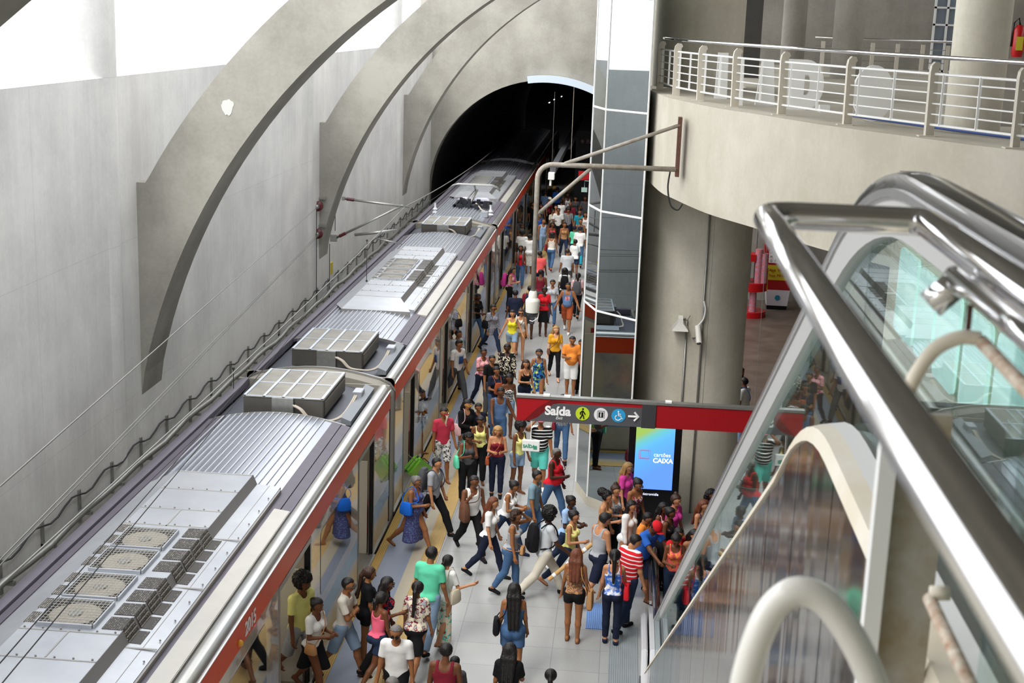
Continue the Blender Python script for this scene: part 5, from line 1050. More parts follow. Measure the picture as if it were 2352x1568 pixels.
        if ht == 'bob': hc_ += [Cap(HC + HR@np.array([q, -0.04, 0.0]), HC + HR@np.array([q*1.1, -0.05, -0.12]), 0.05, 0.042) for q in (-0.07, 0, 0.07)]
        fr = 0.078 if ht in ('short', 'crop', 'cap') else 0.074
        def facecut(P, fr=fr):
            q = hinv(P); return np.minimum(q[..., 1] - (-0.012 if ht in ('short', 'crop', 'cap') else 0.0) - np.clip(q[..., 2] - 0.03, 0, 0.05)*0.9, fr - q[..., 2])
        cuts = [facecut]
        if ht in ('short', 'crop', 'cap', 'quiff'): cuts.append(lambda P: -0.055 - hinv(P)[..., 2])
        if ht == 'afro': cuts = [lambda P: np.minimum(hinv(P)[..., 1] - 0.03, 0.06 - hinv(P)[..., 2])]
        F, o = field(hc_, g, 0.02, cuts); V, Q = snets(F, o, g); V += (np.random.RandomState(1).rand(*V.shape)-0.5)*(0.02 if ht in ('afro', 'curly', 'puff') else 0.002); mk('hair', V, Q, HM, e)
    if ht == 'cap' or 'cap' in extra:
        cm = cloth('red' if 'capR' in extra else 'pink' if 'capP' in extra else 'white' if 'capW' in extra else 'navy')
        F, o = field([skull.grow(0.02)], g, 0.01, [lambda P: 0.03 - hinv(P)[..., 2]]); V, Q = snets(F, o, g)
        br = MB(); br.ball(HC + HR@np.array([0, 0.115, 0.045]), 0.07, 14, 6, (1, 1, 0.12)); mk('cap', V, Q, cm, e, br)
    # clothes
    tk, tc_, *tr_ = (top.split(':') + ['', ''])[:4]; pat = tr_[0] if tr_ and tr_[0] else 'plain'; pc2 = tr_[1] if len(tr_) > 1 and tr_[1] else None
    bk_, bc_, *br_ = (bottom.split(':') + ['', ''])[:4]; bpat = br_[0] if br_ and br_[0] else 'plain'; bc2 = br_[1] if len(br_) > 1 and br_[1] else None
    gr = 0.011 if tk in ('tank', 'cami', 'strapless') else 0.016
    hem = {'crop': 0.12, 'tank': 0.02, 'tee': -0.03, 'polo': -0.03, 'long': -0.03, 'tunic': -0.2, 'cami': 0.04, 'strapless': 0.06, 'blouse': 0.0, 'dress': -0.4, 'vest': 0.0, 'mididress': -0.6, 'romper': -0.1}[tk]
    shirt = [c.grow(gr) for c in tors]; cuts = []
    if tk in ('tee', 'polo', 'blouse', 'crop', 'long', 'tunic'):
        for sd in (-1, 1):
            Wp, fa, nrm, S0, u, E_ = wrists[sd]; fr_ = {'blouse': 0.75, 'crop': 0.5}.get(tk, 0.72)
            if tk in ('long', 'tunic'):
                shirt += [Cap(S0, E_, 0.07*b, 0.054*b), Cap(E_, E_ + fa*0.2, 0.052*b, 0.04)]
            else: shirt += [Cap(S0, S0 + u*0.275*(fr_+0.2), 0.059*b, 0.057*b).clipped(S0 + u*0.275*fr_, u)]
        nr = 0.066 if tk in ('tee', 'polo', 'tunic') else 0.076; fdrop = 0.0 if tk in ('tee', 'polo') else 0.03
        cuts.append(lambda P: np.maximum(inv(P)[..., 2] - 0.53, -1)); cuts.append(lambda P: nr - np.sqrt(inv(P)[..., 0]**2 + (inv(P)[..., 1]-0.03)**2 + np.minimum(0, inv(P)[..., 2]-0.50+fdrop)**2*1.2))
    else:
        armhole = 0.13 if male else 0.108; nw, nd, top_ = {'tank': (0.085, 0.075, 0.53), 'cami': (0.10, 0.09, 0.53), 'dress': (0.085, 0.06, 0.53), 'mididress': (0.085, 0.07, 0.53), 'vest': (0.07, 0.05, 0.53), 'romper': (0.085, 0.06, 0.53), 'strapless': (0.5, 0, 0.39)}[tk]
        cuts.append(lambda P: inv(P)[..., 2] - top_)
        cuts.append(lambda P: np.minimum(np.abs(inv(P)[..., 0]) - armhole, inv(P)[..., 2] - 0.36))
        if tk != 'strapless': cuts.append(lambda P: nw - np.sqrt(inv(P)[..., 0]**2 + np.minimum(0, inv(P)[..., 2] - (0.50-nd*0.35))**2*1.0))
    if tk in ('tee', 'polo', 'long') and male: shirt += [Cap((-0.05, 0, 0.3), (-0.055, 0, 0.0), 0.104*b, 0.104*b, 1.2, **tf), Cap((0.05, 0, 0.3), (0.055, 0, 0.0), 0.104*b, 0.104*b, 1.2, **tf)]
    if tk in ('dress', 'mididress', 'tunic'):
        w0 = 0.2 if tk == 'dress' else 0.17 if tk == 'tunic' else 0.25
        shirt += [Cap((-0.03, 0, 0.15), (-0.07, 0, hem), 0.11*b, w0-0.05, 1.15, R=np.eye(3), o=O), Cap((0.03, 0, 0.15), (0.07, 0, hem), 0.11*b, w0-0.05, 1.15, R=np.eye(3), o=O)]
    cuts.append(lambda P: hem - inv(P)[..., 2] if tk not in ('dress', 'mididress') else hem - (P-O)[..., 2])
    F, o = field(shirt, g, 0.03, cuts); V, Q = snets(F, o, g)
    nm = {'dress': 'dress', 'mididress': 'dress', 'tank': 'tank_top', 'cami': 'camisole', 'tee': 'shirt', 'polo': 'polo_shirt', 'romper': 'romper', 'vest': 'vest', 'tunic': 'tunic'}.get(tk, 'top')
    so = mk(nm, V, Q, cloth(tc_, pat, pc2), e)
    if chest and not far:
        cy = 0.155*b + 0.01; pm = MB(); pm.sweep([(-0.002, 0), (0.002, 0), (0.002, 0.2), (-0.002, 0.2)], [(-0.075, -0.006), (-0.04, 0), (0, 0.002), (0.04, 0), (0.075, -0.006)], lambda q, p: tuple(R@np.array([q[0], 0.142*b + q[1] + p[0], 0.17 + p[1]]) + O))
        o_ = pm.build('chest_print', chest); o_.parent = so
    if bk_ in ('pants', 'skinny', 'shorts', 'jshorts', 'capri', 'hotpants'):
        gi = {'pants': 0.02, 'skinny': 0.008, 'shorts': 0.02, 'jshorts': 0.015, 'capri': 0.02, 'hotpants': 0.012}[bk_]; pl = [c.grow(0.008) for c in tors[:2]] + [c.grow(0.008) for c in tors[6:] if c.a[2] < 0.1 and c.a[1] < 0.02]
        cc = [lambda P: inv(P)[..., 2] - 0.09]
        for sd in (-1, 1):
            hip, kn, an, _, f0, f1 = joints[sd]; pl.append(legc[sd][0].grow(gi))
            if bk_ in ('pants', 'skinny', 'capri'): pl += [Cap(kn, an, 0.055*b + gi, 0.042 + gi), legc[sd][1].grow(gi*0.7+0.004), legc[sd][2].grow(gi*0.7+0.004)]
            elif bk_ in ('shorts', 'jshorts'): pl += [Cap(hip + (kn-hip)*0.5, kn, 0.075*b+gi, 0.062*b+gi)]
            cutp, dr = {'pants': (an + (kn-an)*0.04, an-kn), 'skinny': (an + (kn-an)*0.1, an-kn), 'capri': (an + (kn-an)*0.45, an-kn), 'shorts': (kn + (kn-hip)*0.02, kn-hip), 'jshorts': (hip + (kn-hip)*(0.9 if male else 0.62), kn-hip), 'hotpants': (hip + (kn-hip)*0.42, kn-hip)}[bk_]
            dr = dr/np.linalg.norm(dr); cc.append(lambda P, c=cutp, d=dr, sd=sd: np.where(P[..., 0]*sd > 0.0, (P-c)@d, -1))
        F, o = field(pl, g, 0.02, cc); V, Q = snets(F, o, g); mk({'pants': 'trousers', 'skinny': 'trousers', 'capri': 'trousers'}.get(bk_, 'shorts'), V, Q, cloth(bc_, bpat, bc2), e)
    elif bk_ in ('skirt', 'midi', 'maxi'):
        zl = {'skirt': 0.48, 'midi': 0.36, 'maxi': 0.1}[bk_]; O2 = dict(R=np.eye(3), o=np.array([0, 0, 0.0])); w1 = {'skirt': 0.115, 'midi': 0.15, 'maxi': 0.14}[bk_]; zt = O[2] + 0.06
        lv = max(abs(joints[1][2][1]-joints[-1][2][1])*0.35, 0.02)
        pl = [tors[0].grow(0.012), Cap((-0.03, 0, zt), (-0.07, lv*0.6, zl), 0.108*b, w1, 1.1, **O2), Cap((0.03, 0, zt), (0.07, -lv*0.6, zl), 0.108*b, w1, 1.1, **O2)] + [c.grow(0.01) for c in tors[6:] if c.a[2] < 0.1 and c.a[1] < 0.02]
        F, o = field(pl, g, 0.03, [lambda P: inv(P)[..., 2] - 0.09, lambda P: zl - P[..., 2]]); V, Q = snets(F, o, g); mk('skirt', V, Q, cloth(bc_, bpat, bc2), e)
    # shoes
    if not far or shoe not in ('sandal',):
        for sd in (-1, 1):
            hip, kn, an, RF, f0, f1 = joints[sd]
            if shoe in ('sandal', 'flip'):
                sm = MB(); q = [f0 + RF@np.array([0, -0.035, -0.028]), f0 + RF@np.array([0, 0.03, -0.028]), f1 + RF@np.array([0, -0.03, -0.018]), f1 + RF@np.array([0, 0.03, -0.02])]
                sm.tube(q, [0.028, 0.034, 0.042, 0.03], 10, flat=(1, 0.28)); o_ = sm.build('sandal', cloth('brown' if shoe == 'sandal' else 'black'), smooth=True); o_.parent = e
            else:
                F, o = field([Cap(f0, f1, 0.044, 0.034), Cap(f0, an + [0, 0, 0.0], 0.042, 0.045)], g, 0.02, [lambda P, a=an[2]: P[..., 2] - a - 0.0]); V, Q = snets(F, o, g)
                V[:, 2] = np.maximum(V[:, 2], 0.0) if an[2] < 0.09 else V[:, 2]; mk('shoe', V, Q, cloth(shoe if shoe in COLS else 'black'), e)
    # bags are things of their own, placed at the body
    if bag:
        bt, bc, blab = bag; M_ = np.array(e.matrix_basis) if False else None; ca, sa = math.cos(math.radians(face-90)), math.sin(math.radians(face-90))
        def Wd(p): p = np.array(p, float)*s; return np.array([X + ca*p[0] - sa*p[1], Y + sa*p[0] + ca*p[1], z0 + p[2]])
        BM = cloth(bc); sd = -1 if bt.endswith('L') else 1; kind = bt.rstrip('LR')
        if kind in ('shoulder', 'cross', 'tote', 'fanny', 'front', 'sling'):
            c, sz = {'shoulder': ((sd*0.235*b, 0.0, 0.98), (0.055, 0.15, 0.13)), 'cross': ((sd*0.2*b, 0.10, 0.88), (0.05, 0.11, 0.085)), 'tote': ((sd*0.26*b, 0.05, 0.80), (0.06, 0.16, 0.17)), 'fanny': ((0.02, 0.2*b, 0.93), (0.12, 0.045, 0.07)), 'front': ((0.0, 0.24*b, 1.15), (0.12, 0.07, 0.15)), 'sling': ((sd*0.2*b, 0.12, 0.95), (0.08, 0.15, 0.2))}[kind]
            be = empty('bag', tuple(Wd(c)), blab, 'bag'); mb = MB(); cx, cy, cz = c; a, d_, h_ = sz; P = []
            for zz, f in ((-1, 0.8), (-0.8, 1), (0.2, 0.95), (0.9, 0.72), (1, 0.6)):
                for q in range(12): t_ = 2*PI*q/12; P.append(Wd((cx + a*f*math.copysign(abs(math.cos(t_))**0.6, math.cos(t_)), cy + d_*f*math.copysign(abs(math.sin(t_))**0.6, math.sin(t_)), cz + h_*zz)))
            mb.add(P, [(r_*12+q, r_*12+(q+1) % 12, r_*12+12+(q+1) % 12, r_*12+12+q) for r_ in range(4) for q in range(12)] + [tuple(range(12))[::-1], tuple(range(48, 60))]); child(mb.build('pouch', BM, smooth=True), be)
            sz_ = 1.42; osd = -sd if kind in ('cross', 'sling', 'fanny') else sd
            TR = lambda x, y, z: R@np.array([x, y, z-0.9]) + O
            shd = TR(osd*0.10, 0.0, 1.435)
            if kind == 'front': path = [[(q, 0.24*b, 1.28), (q, 0.19, 1.36), (q*1.2, 0.03, 1.44), (q*1.2, -0.13, 1.3)] for q in (-0.09, 0.09)]
            elif kind == 'fanny': path = [[(-0.1, 0.19*b, 0.93), (-0.19*b, 0.02, 0.96), (-0.1, -0.16, 0.97)], [(0.12, 0.19*b, 0.93), (0.19*b, 0.02, 0.96), (0.1, -0.16, 0.97)]]
            else: path = [[(cx, cy+0.08, cz+h_*0.9), tuple(TR(osd*0.04 if osd != sd else sd*0.14, 0.165*b, 1.24)), tuple(shd + [0, 0.06, 0.03])], [(cx, cy-0.08, cz+h_*0.9), tuple(TR(osd*0.04 if osd != sd else sd*0.14, -0.165*b, 1.24)), tuple(shd + [0, -0.05, 0.03]), tuple(shd + [0, 0.06, 0.03])]]
            for p in path: child(MB().tube([Wd(q) for q in smooth_poly(p, 4)], 0.009*s, 6).build('strap', BM, smooth='all'), be)
        elif kind == 'backpack':
            TR = lambda x, y, z: tuple(R@np.array([x, y, z-0.9]) + O)
            be = empty('backpack', tuple(Wd(TR(0, -0.23*b, 1.2))), blab, 'backpack'); P = []; mb = MB()
            for zz, f in ((0.93, 0.75), (0.97, 1), (1.2, 1), (1.34, 0.85), (1.41, 0.5)):
                for q in range(14): t_ = 2*PI*q/14; P.append(Wd(TR(0.15*f*math.copysign(abs(math.cos(t_))**0.6, math.cos(t_)), -0.24*b + 0.09*f*math.copysign(abs(math.sin(t_))**0.6, math.sin(t_)), zz)))
            mb.add(P, [(r_*14+q, r_*14+(q+1) % 14, r_*14+14+(q+1) % 14, r_*14+14+q) for r_ in range(4) for q in range(14)] + [tuple(range(14))[::-1], tuple(range(56, 70))]); child(mb.build('pack', BM, smooth=True), be)
            child(MB().box(-0.09, 0.09, -0.02, 0.02, -0.08, 0.06).build('front_pocket', BM, bevel=0.01), be).matrix_basis = Matrix.Translation(Vector(Wd(TR(0, -0.335*b, 1.07)))) @ Matrix.Rotation(math.radians(face-90), 4, 'Z')
            for q in (-0.1, 0.1): child(MB().tube([Wd(p) for p in smooth_poly([TR(q, -0.15*b, 1.36), TR(q, -0.02, 1.45), TR(q*1.1, 0.1, 1.38), TR(q*1.15, 0.155*b, 1.22), TR(q*1.5, 0.08, 1.05), TR(q*1.4, -0.14*b, 1.0)], 4)], 0.014*s, 6, flat=(1, 1)).build('strap', BM, smooth='all'), be)
    if 'phone' in extra:
        Wp, fa, nrm, *_ = wrists[1]; c = Wp + fa*0.12; ca, sa = math.cos(math.radians(face-90)), math.sin(math.radians(face-90)); c = c*s; cw = (X + ca*c[0] - sa*c[1], Y + sa*c[0] + ca*c[1], z0 + c[2])
        tag(MB().box(-0.035, 0.035, -0.005, 0.005, -0.07, 0.07).build('phone', M_WHITE if 'phoneW' in extra else M_BLK, bevel=0.003), 'phone held by the ' + label, 'phone').location = cw
    return e, dict(R=R, O=O, wr=wrists, X=X, Y=Y, s=s, face=face, so=so)
# ================================================================ the crowd, nearest first
P = person
PR_ALBUM = mat('print_dark', '#1d2230', 0.7, var=0.9, vscale=9, col2='#2f62b5'); PR_RED = mat('print_red_white', '#c03040', 0.7, var=0.9, vscale=14, col2='#d8d8de'); PR_LINE = mat('print_line', '#707078', 0.8, var=0.6, vscale=30)
# --- stepping out of the nearest car
P(688, 1306, 1.90, 330, 'm', 3, 'afro', 'tee:lyellow', 'shorts:grey', 'sandal', 'walk', 'down', 'down', 'person with a big round afro in pale yellow stepping out of the nearest train door', z0=0.09, b=0.95)
P(709, 1327, 1.66, 335, 'f', 3, 'bun', 'blouse:white', 'skirt:black', 'sandal', 'walkR', 'bent', 'bent', 'person in a white blouse and black skirt stepping off the nearest train door', bag=('crossR', 'tan', 'pinkish tan crossbody bag of the person stepping off the nearest train door'), z0=0.02, pos=(-4.36, 19.35))
P(650, 1346, 1.72, 320, 'm', 3, 'short', 'tee:black', 'pants:black', 'black', 'stand', 'down', 'down', 'person in dark clothes waiting inside the nearest train door', pos=(-4.95, 18.45), z0=0.03)
P(664, 1296, 1.74, 320, 'm', 2, 'crop', 'tee:maroon', 'pants:dgrey', 'black', 'stand', 'down', 'down', 'person in a maroon top standing deep inside the nearest train car', pos=(-5.5, 19.1), z0=0.03)
P(790, 1316, 1.74, 352, 'm', 2, 'short', 'tee:offwhite', 'shorts:ljean', 'flip', 'walk', 'cross', 'cross', 'person in an off-white T-shirt and denim shorts with arms crossed near the train', extra='glass', b=1.04)
P(840, 1300, 1.66, 20, 'f', 2, 'longpony:brown', 'tee:black', 'hotpants:black', 'sandal', 'stand', 'down', 'down', 'person in black with a brown ponytail held by a silver clip, seen from behind')
P(880, 1321, 1.70, 5, 'f', 3, 'braids', 'blouse:navy:floral:red', 'pants:black', 'black', 'step', 'down', 'bent', 'person with long black braids and glasses in a dark red-patterned top', extra='glass')
P(869, 1353, 1.60, 50, 'f', 3, 'pony', 'cami:pink', 'jshorts:darkjean', 'sandal', 'walk', 'down', 'down', 'person in a bright pink strappy top and dark denim shorts, seen from behind')
P(913, 1419, 1.72, 268, 'm', 2, 'crop:grey', 'tee:white', 'pants:black', 'black', 'walk', 'down', 'down', 'person in a plain white T-shirt and dark sunglasses walking towards the viewer', extra='sun', b=1.06, pitch=18)
P(987, 1255, 1.83, 75, 'm', 2, 'short', 'tee:mint', 'pants:ljean', 'black', 'step', 'down', 'down', 'person in a mint green T-shirt seen from behind', b=1.04, yaw=-20)
P(1024, 1274, 1.56, 60, 'f', 1, 'pony', 'tee:white', 'maxi:cream:floral:aqua', 'sandal', 'step', 'down', 'wave', 'person in a white T-shirt and long green and white floral skirt, one forearm raised', bag=('shoulderR', 'cream', 'cream fabric bag on the shoulder of the person in the floral skirt'))
P(957, 1330, 1.64, 80, 'f', 2, 'longpony', 'blouse:cream:floral:maroon', 'skirt:black', 'sandal', 'walk', 'down', 'down', 'person with a long black ponytail in a cream floral blouse and black skirt', b=1.15)
P(1023, 1472, 1.70, 85, 'm', 3, 'short', 'tank:maroon', 'shorts:black', 'flip', 'walk', 'down', 'down', 'person in a maroon tank top at the bottom edge, seen from behind', b=1.05)
P(1043, 1508, 1.3, 80, 'm', 3, 'short', 'tee:dgrey', 'shorts:black', 'flip', 'stand', 'down', 'down', 'shorter dark-haired person just right of the maroon tank top at the bottom edge', pos=None)
P(903, 1547, 1.68, 270, 'm', 2, 'crop:grey', 'tee:blue', 'pants:jean', 'black', 'stand', 'down', 'down', 'person with close-cropped grey hair, only the head in view at the bottom edge')
P(1182, 1339, 1.66, 95, 'f', 2, 'vlong', 'tank:jean', 'jshorts:jean', 'sandal', 'step', 'down', 'down', 'person in a denim playsuit with very long black hair, seen from behind', bag=('shoulderL', 'black', 'black shoulder bag of the person in the denim playsuit'), b=1.16)
P(1170, 1478, 1.64, 85, 'f', 2, 'long', 'tee:black', 'pants:black', 'black', 'step', 'down', 'phone', 'person in a black T-shirt with long dark hair at the bottom edge', b=1.1)
P(1265, 1539, 1.45, 90, 'f', 2, 'pony', 'tee:white', 'jshorts:jean', 'sandal', 'stand', 'down', 'down', 'child-sized person whose tied-back dark hair just shows at the bottom edge')
P(1324, 1261, 1.64, 85, 'f', 2, 'long:auburn', 'tank:lace:lace:tan', 'hotpants:black', 'sandal', 'stand', 'down', 'down', 'person with long auburn hair in a brown lace top and black shorts, seen from behind', b=1.06, bag=('toteR', 'tan', 'mustard handbag held by the person in the brown lace top'))
P(1413, 1263, 1.66, 88, 'f', 1, 'longpony', 'tank:blue:tiedye:white', 'skinny:navy', 'navy', 'stand', 'down', 'phone', 'person in a blue and white tie-dye top and tight navy trousers, seen from behind', bag=('shoulderR', 'red', 'red handbag on the arm of the person in the tie-dye top'))
P(1448, 1223, 1.78, 45, 'm', 1, 'short', 'polo:red:stripe:white', 'pants:darkjean', 'black', 'step', 'bent', 'down', 'person in a red and white striped shirt looking down', b=1.1, pitch=30, yaw=-35)
P(1477, 1170, 1.58, 340, 'm', 2, 'short', 'polo:orange', 'pants:navy', 'black', 'step', 'down', 'down', 'person in an orange shirt with a short beard looking down beside the blue polo shirt', b=1.1, pitch=28)
P(1524, 1206, 1.74, 318, 'm', 3, 'cap', 'polo:blue', 'shorts:navy', 'flip', 'step', 'rail', 'rail', 'person in a blue polo and red cap leaning forward to the escalator handrail', extra='capR', b=1.12, lean=20, pitch=34, pos=(0.66, 23.72))
P(1545, 1267, 1.62, 272, 'f', 3, 'bun', 'tank:coral:floral:mustard', 'skinny:darkjean', 'sandal', 'stand', 'down', 'bent', 'person in a coral printed tank top with smooth black hair beside the handrail', pitch=34, pos=(1.22, 23.2))
P(1380, 1169, 1.78, 38, 'm', 1, 'quiff', 'tank:grey', 'shorts:navy', 'white', 'walk', 'down', 'down', 'muscular person in a grey tank top and navy shorts', b=1.06, yaw=-30, pitch=20)
P(1312, 1158, 1.64, 340, 'f', 1, 'bun', 'tank:lyellow', 'skinny:darkjean', 'sandal', 'stride', 'down', 'bent', 'person in a pale yellow sleeveless top with hair in a bun, walking right')
P(1306, 1129, 1.62, 330, 'f', 4, 'bun', 'tee:lblue', 'skinny:darkjean', 'white', 'walk', 'bent', 'bent', 'dark-haired person with a neon hair tie behind the pale yellow sleeveless top')
P(1256, 1154, 1.80, 22, 'm', 4, 'afro', 'tee:lgrey', 'pants:khaki', 'black', 'stride', 'down', 'fwd', 'person in a pale grey T-shirt and khaki trousers striding right with a cardboard tube', bag=('backpackR', 'black', 'thin black backpack on the person in khaki trousers'))
P(1178, 1166, 1.66, 352, 'f', 2, 'curly:brown', 'tank:grey', 'skinny:jean', 'black', 'step', 'head', 'down', 'person in a grey tank top and jeans raising one hand to the head', bag=('fannyR', 'tan', 'tan waist bag of the person raising a hand to the head'), b=1.08)
P(1126, 1132, 1.66, 345, 'f', 1, 'long:auburn', 'blouse:white', 'skinny:navy', 'black', 'walk', 'down', 'down', 'person in a white blouse and navy trousers with long auburn hair, walking right')
P(1086, 1077, 1.74, 300, 'm', 3, 'short', 'vest:white', 'pants:black', 'black', 'stride', 'down', 'strap', 'person in a sleeveless white shirt and black trousers striding to the right', bag=('slingR', 'brown', 'dark brown slouchy bag slung across the person in the sleeveless white shirt'), yaw=15)
P(951, 1080, 1.62, 335, 'f', 2, 'bun:grey', 'mididress:purple:speckle:denimblue', 'none:blue', 'sandal', 'stride', 'down', 'bent', 'grey-haired person in a long blue patterned dress striding away from the train', bag=('shoulderR', 'brightblue', 'bright blue bag under the arm of the person in the long blue dress'), b=1.14, extra='glass')
P(997, 1037, 1.74, 340, 'm', 1, 'short', 'tee:grey', 'pants:black', 'black', 'stride', 'down', 'down', 'person in a grey T-shirt and black trousers beside the green suitcase', bag=('backpackR', 'dgrey', 'dark grey backpack on the person beside the green suitcase'), b=1.04)
P(1018, 931, 1.76, 300, 'm', 2, 'short', 'tee:rose', 'shorts:white:floral:black', 'sandal', 'step', 'down', 'down', 'person in a rose-red T-shirt and printed shorts with red glasses and a long paper strip', extra='sunR', b=0.98)
P(962, 891, 1.64, 5, 'f', 2, 'bob', 'tee:lgrey', 'jshorts:ljean', 'sandal', 'step', 'cross', 'cross', 'person in a grey T-shirt and denim shorts with arms crossed in the second car door', bag=('fannyR', 'lgrey', 'small pale bag at the waist of the person with crossed arms in the train door'), yaw=-10)
P(1075, 987, 1.62, 290, 'f', 3, 'curly', 'tank:dgrey', 'pants:black', 'sandal', 'stand', 'phone', 'phone', 'person with curly black hair and a large mint bag looking down', bag=('shoulderR', 'mint', 'large mint green tote bag of the person looking at a phone'), pitch=26, b=1.06, extra='phone')
P(1070, 914, 1.66, 310, 'f', 1, 'vlong', 'long:black', 'skirt:grey:zigzag:dgrey', 'black', 'stand', 'down', 'hold', 'person with long black hair and yellow glasses in a black top', extra='sunY', bag=('shoulderR', 'lpink', 'pale pink bag of the person with yellow glasses'))
P(1098, 922, 1.50, 290, 'f', 2, 'bun', 'tee:navy', 'pants:black', 'black', 'stand', 'down', 'down', 'dark-haired person half hidden behind the yellow tank top')
P(1103, 950, 1.62, 285, 'f', 3, 'bun', 'tank:lyellow', 'pants:black', 'sandal', 'stand', 'down', 'bent', 'older person in a pale yellow tank top and black trousers in the waiting group', b=1.12, pitch=18)
P(1148, 884, 1.76, 290, 'm', 3, 'short', 'tank:denimblue', 'jshorts:jean', 'sandal', 'step', 'out', 'fwd', 'person in a faded blue tank top in the middle of the crowd', b=1.06, yaw=15, pitch=15)
P(1144, 972, 1.66, 275, 'f', 1, 'long:blonde', 'strapless:maroon', 'skinny:navy', 'black', 'stand', 'bent', 'bent', 'blonde person in a strapless dark red top and navy trousers', bag=('crossR', 'rust', 'brown bag on the hip of the blonde person in the strapless top'), pitch=22, b=1.06)
P(1192, 965, 1.66, 320, 'f', 3, 'afro', 'tank:lyellow', 'jshorts:ljean', 'sandal', 'stand', 'down', 'down', 'person with a round afro in a pale yellow tank top and denim shorts')
P(1243, 948, 1.74, 275, 'm', 2, 'cap', 'tee:black:stripe:white', 'shorts:aqua', 'white', 'step', 'down', 'head', 'person in a black striped T-shirt and turquoise shorts behind the exit sign', extra='capP', b=1.14)
P(1294, 897, 1.70, 275, 'f', 2, 'long', 'tank:navy:vstripe:white', 'skinny:jean', 'black', 'walk', 'down', 'down', 'person in a dark sleeveless top and jeans walking forward behind the exit sign', bag=('crossR', 'maroon', 'wine-coloured bag worn in front by the person in jeans behind the exit sign'))
P(1273, 1020, 1.68, 335, 'f', 4, 'crop:grey', 'vest:red', 'skinny:jean', 'brown', 'walk', 'down', 'bent', 'grey-haired person in a red sleeveless blouse and jeans', bag=('shoulderL', 'maroon', 'dark red bag of the grey-haired person in red'), b=1.14)
P(1227, 1071, 1.72, 345, 'm', 2, 'short', 'tee:greyblue', 'pants:jean', 'white', 'walk', 'down', 'down', 'person in a dusty blue T-shirt and jeans walking right', b=1.04)
P(1163, 1086, 1.64, 340, 'f', 2, 'bun', 'vest:white', 'skinny:darkjean', 'navy', 'stride', 'bent', 'bent', 'person in a white sleeveless top with hair in a bun, leaning forward', lean=14)
P(1387, 1123, 1.68, 345, 'f', 1, 'puff', 'tank:tan', 'skirt:black', 'black', 'stand', 'down', 'bent', 'person with a big curly black puff of hair near the glass tower')
P(1409, 1108, 1.66, 320, 'f', 1, 'topbun:brown', 'tank:grey:floral:dgrey', 'pants:black', 'black', 'stand', 'down', 'bent', 'person with a brown topknot and earring near the glass tower')
P(1458, 1092, 1.68, 315, 'f', 2, 'bun', 'cami:maroon:floral:grey', 'pants:black', 'black', 'stand', 'down', 'down', 'person with tied black hair in a dark red patterned strappy top before the totem', pitch=24, extra='glass')
P(1437, 1058, 1.66, 330, 'f', 1, 'long:blonde', 'polo:magenta', 'pants:navy', 'black', 'stand', 'down', 'down', 'blonde person in a pink polo shirt beside the totem', extra='glass')
P(1444, 1145, 1.62, 330, 'f', 1, 'bob', 'long:white', 'skirt:white', 'black', 'stand', 'down', 'down', 'person with straight black hair in a white long-sleeved shirt')
P(1547, 1131, 1.68, 320, 'f', 1, 'topbun:brown', 'tee:magenta', 'pants:black', 'black', 'stand', 'down', 'down', 'person in a magenta top with a topknot right of the totem')
P(1533, 1161, 1.62, 335, 'f', 3, 'bun', 'tank:black', 'pants:black', 'black', 'stand', 'down', 'down', 'person with tightly tied black hair in a black top behind the red cap')
P(1518, 1150, 1.52, 330, 'f', 3, 'vlong', 'tank:lpink', 'pants:darkjean', 'black', 'stand', 'down', 'down', 'person with long dark curls behind the person in the black top')
P(1611, 1143, 1.64, 320, 'f', 1, 'long:auburn', 'tank:purple:speckle:navy', 'pants:darkjean', 'black', 'stand', 'down', 'down', 'auburn-haired person in a purple dotted top beside the escalator rail')
P(1628, 1119, 1.68, 320, 'f', 3, 'curly', 'tee:maroon', 'pants:black', 'black', 'stand', 'down', 'down', 'person with dark hair behind the auburn-haired one at the escalator rail')
P(1553, 1205, 1.58, 310, 'm', 2, 'short', 'tee:red', 'pants:black', 'black', 'stand', 'down', 'down', 'person in a red T-shirt mostly hidden behind the red cap', pitch=20)
P(1592, 1208, 1.58, 290, 'f', 1, 'vlong', 'cami:black', 'pants:darkjean', 'black', 'stand', 'down', 'down', 'person in a thin-strapped black top with long black hair, behind the escalator rail', pitch=24, b=1.05)
# --- lower hall
P(1716, 866, 1.74, 150, 'm', 2, 'short', 'tee:white', 'pants:lblue', 'black', 'stand', 'down', 'bent', 'person in a white patterned shirt beside the big column in the lower hall', bag=('crossR', 'blue', 'blue bag of the person standing beside the column in the lower hall'))
P(1699, 840, 1.66, 300, 'f', 2, 'long:brown', 'tank:grey', 'pants:lblue', 'black', 'stand', 'down', 'head', 'person half hidden at the edge of the big column in the lower hall')
# --- middle of the platform
P(1051, 773, 1.76, 320, 'm', 2, 'quiff', 'tee:white', 'pants:dgrey', 'black', 'walk', 'down', 'down', 'person in a white T-shirt with a large dark picture print, stepping from the train', chest=PR_ALBUM, z0=0.03)
P(1049, 754, 1.74, 330, 'm', 2, 'short', 'tee:lgrey', 'pants:dgrey', 'black', 'step', 'down', 'down', 'person just behind the white picture T-shirt in the train door', z0=0.03)
P(1095, 668, 1.68, 325, 'f', 3, 'vlong', 'tee:black', 'skinny:jean', 'black', 'walk', 'hold', 'hold', 'person in a black top and jeans stepping from the train holding a baby', z0=0.03)
P(1131, 690, 1.66, 310, 'f', 2, 'bun', 'tunic:grey:speckle:purple', 'skinny:darkjean', 'black', 'stride', 'down', 'down', 'person in a long grey patterned tunic and sunglasses walking forward', extra='sun', b=1.1, bag=('shoulderR', 'black', 'black bag of the person in the grey tunic'))
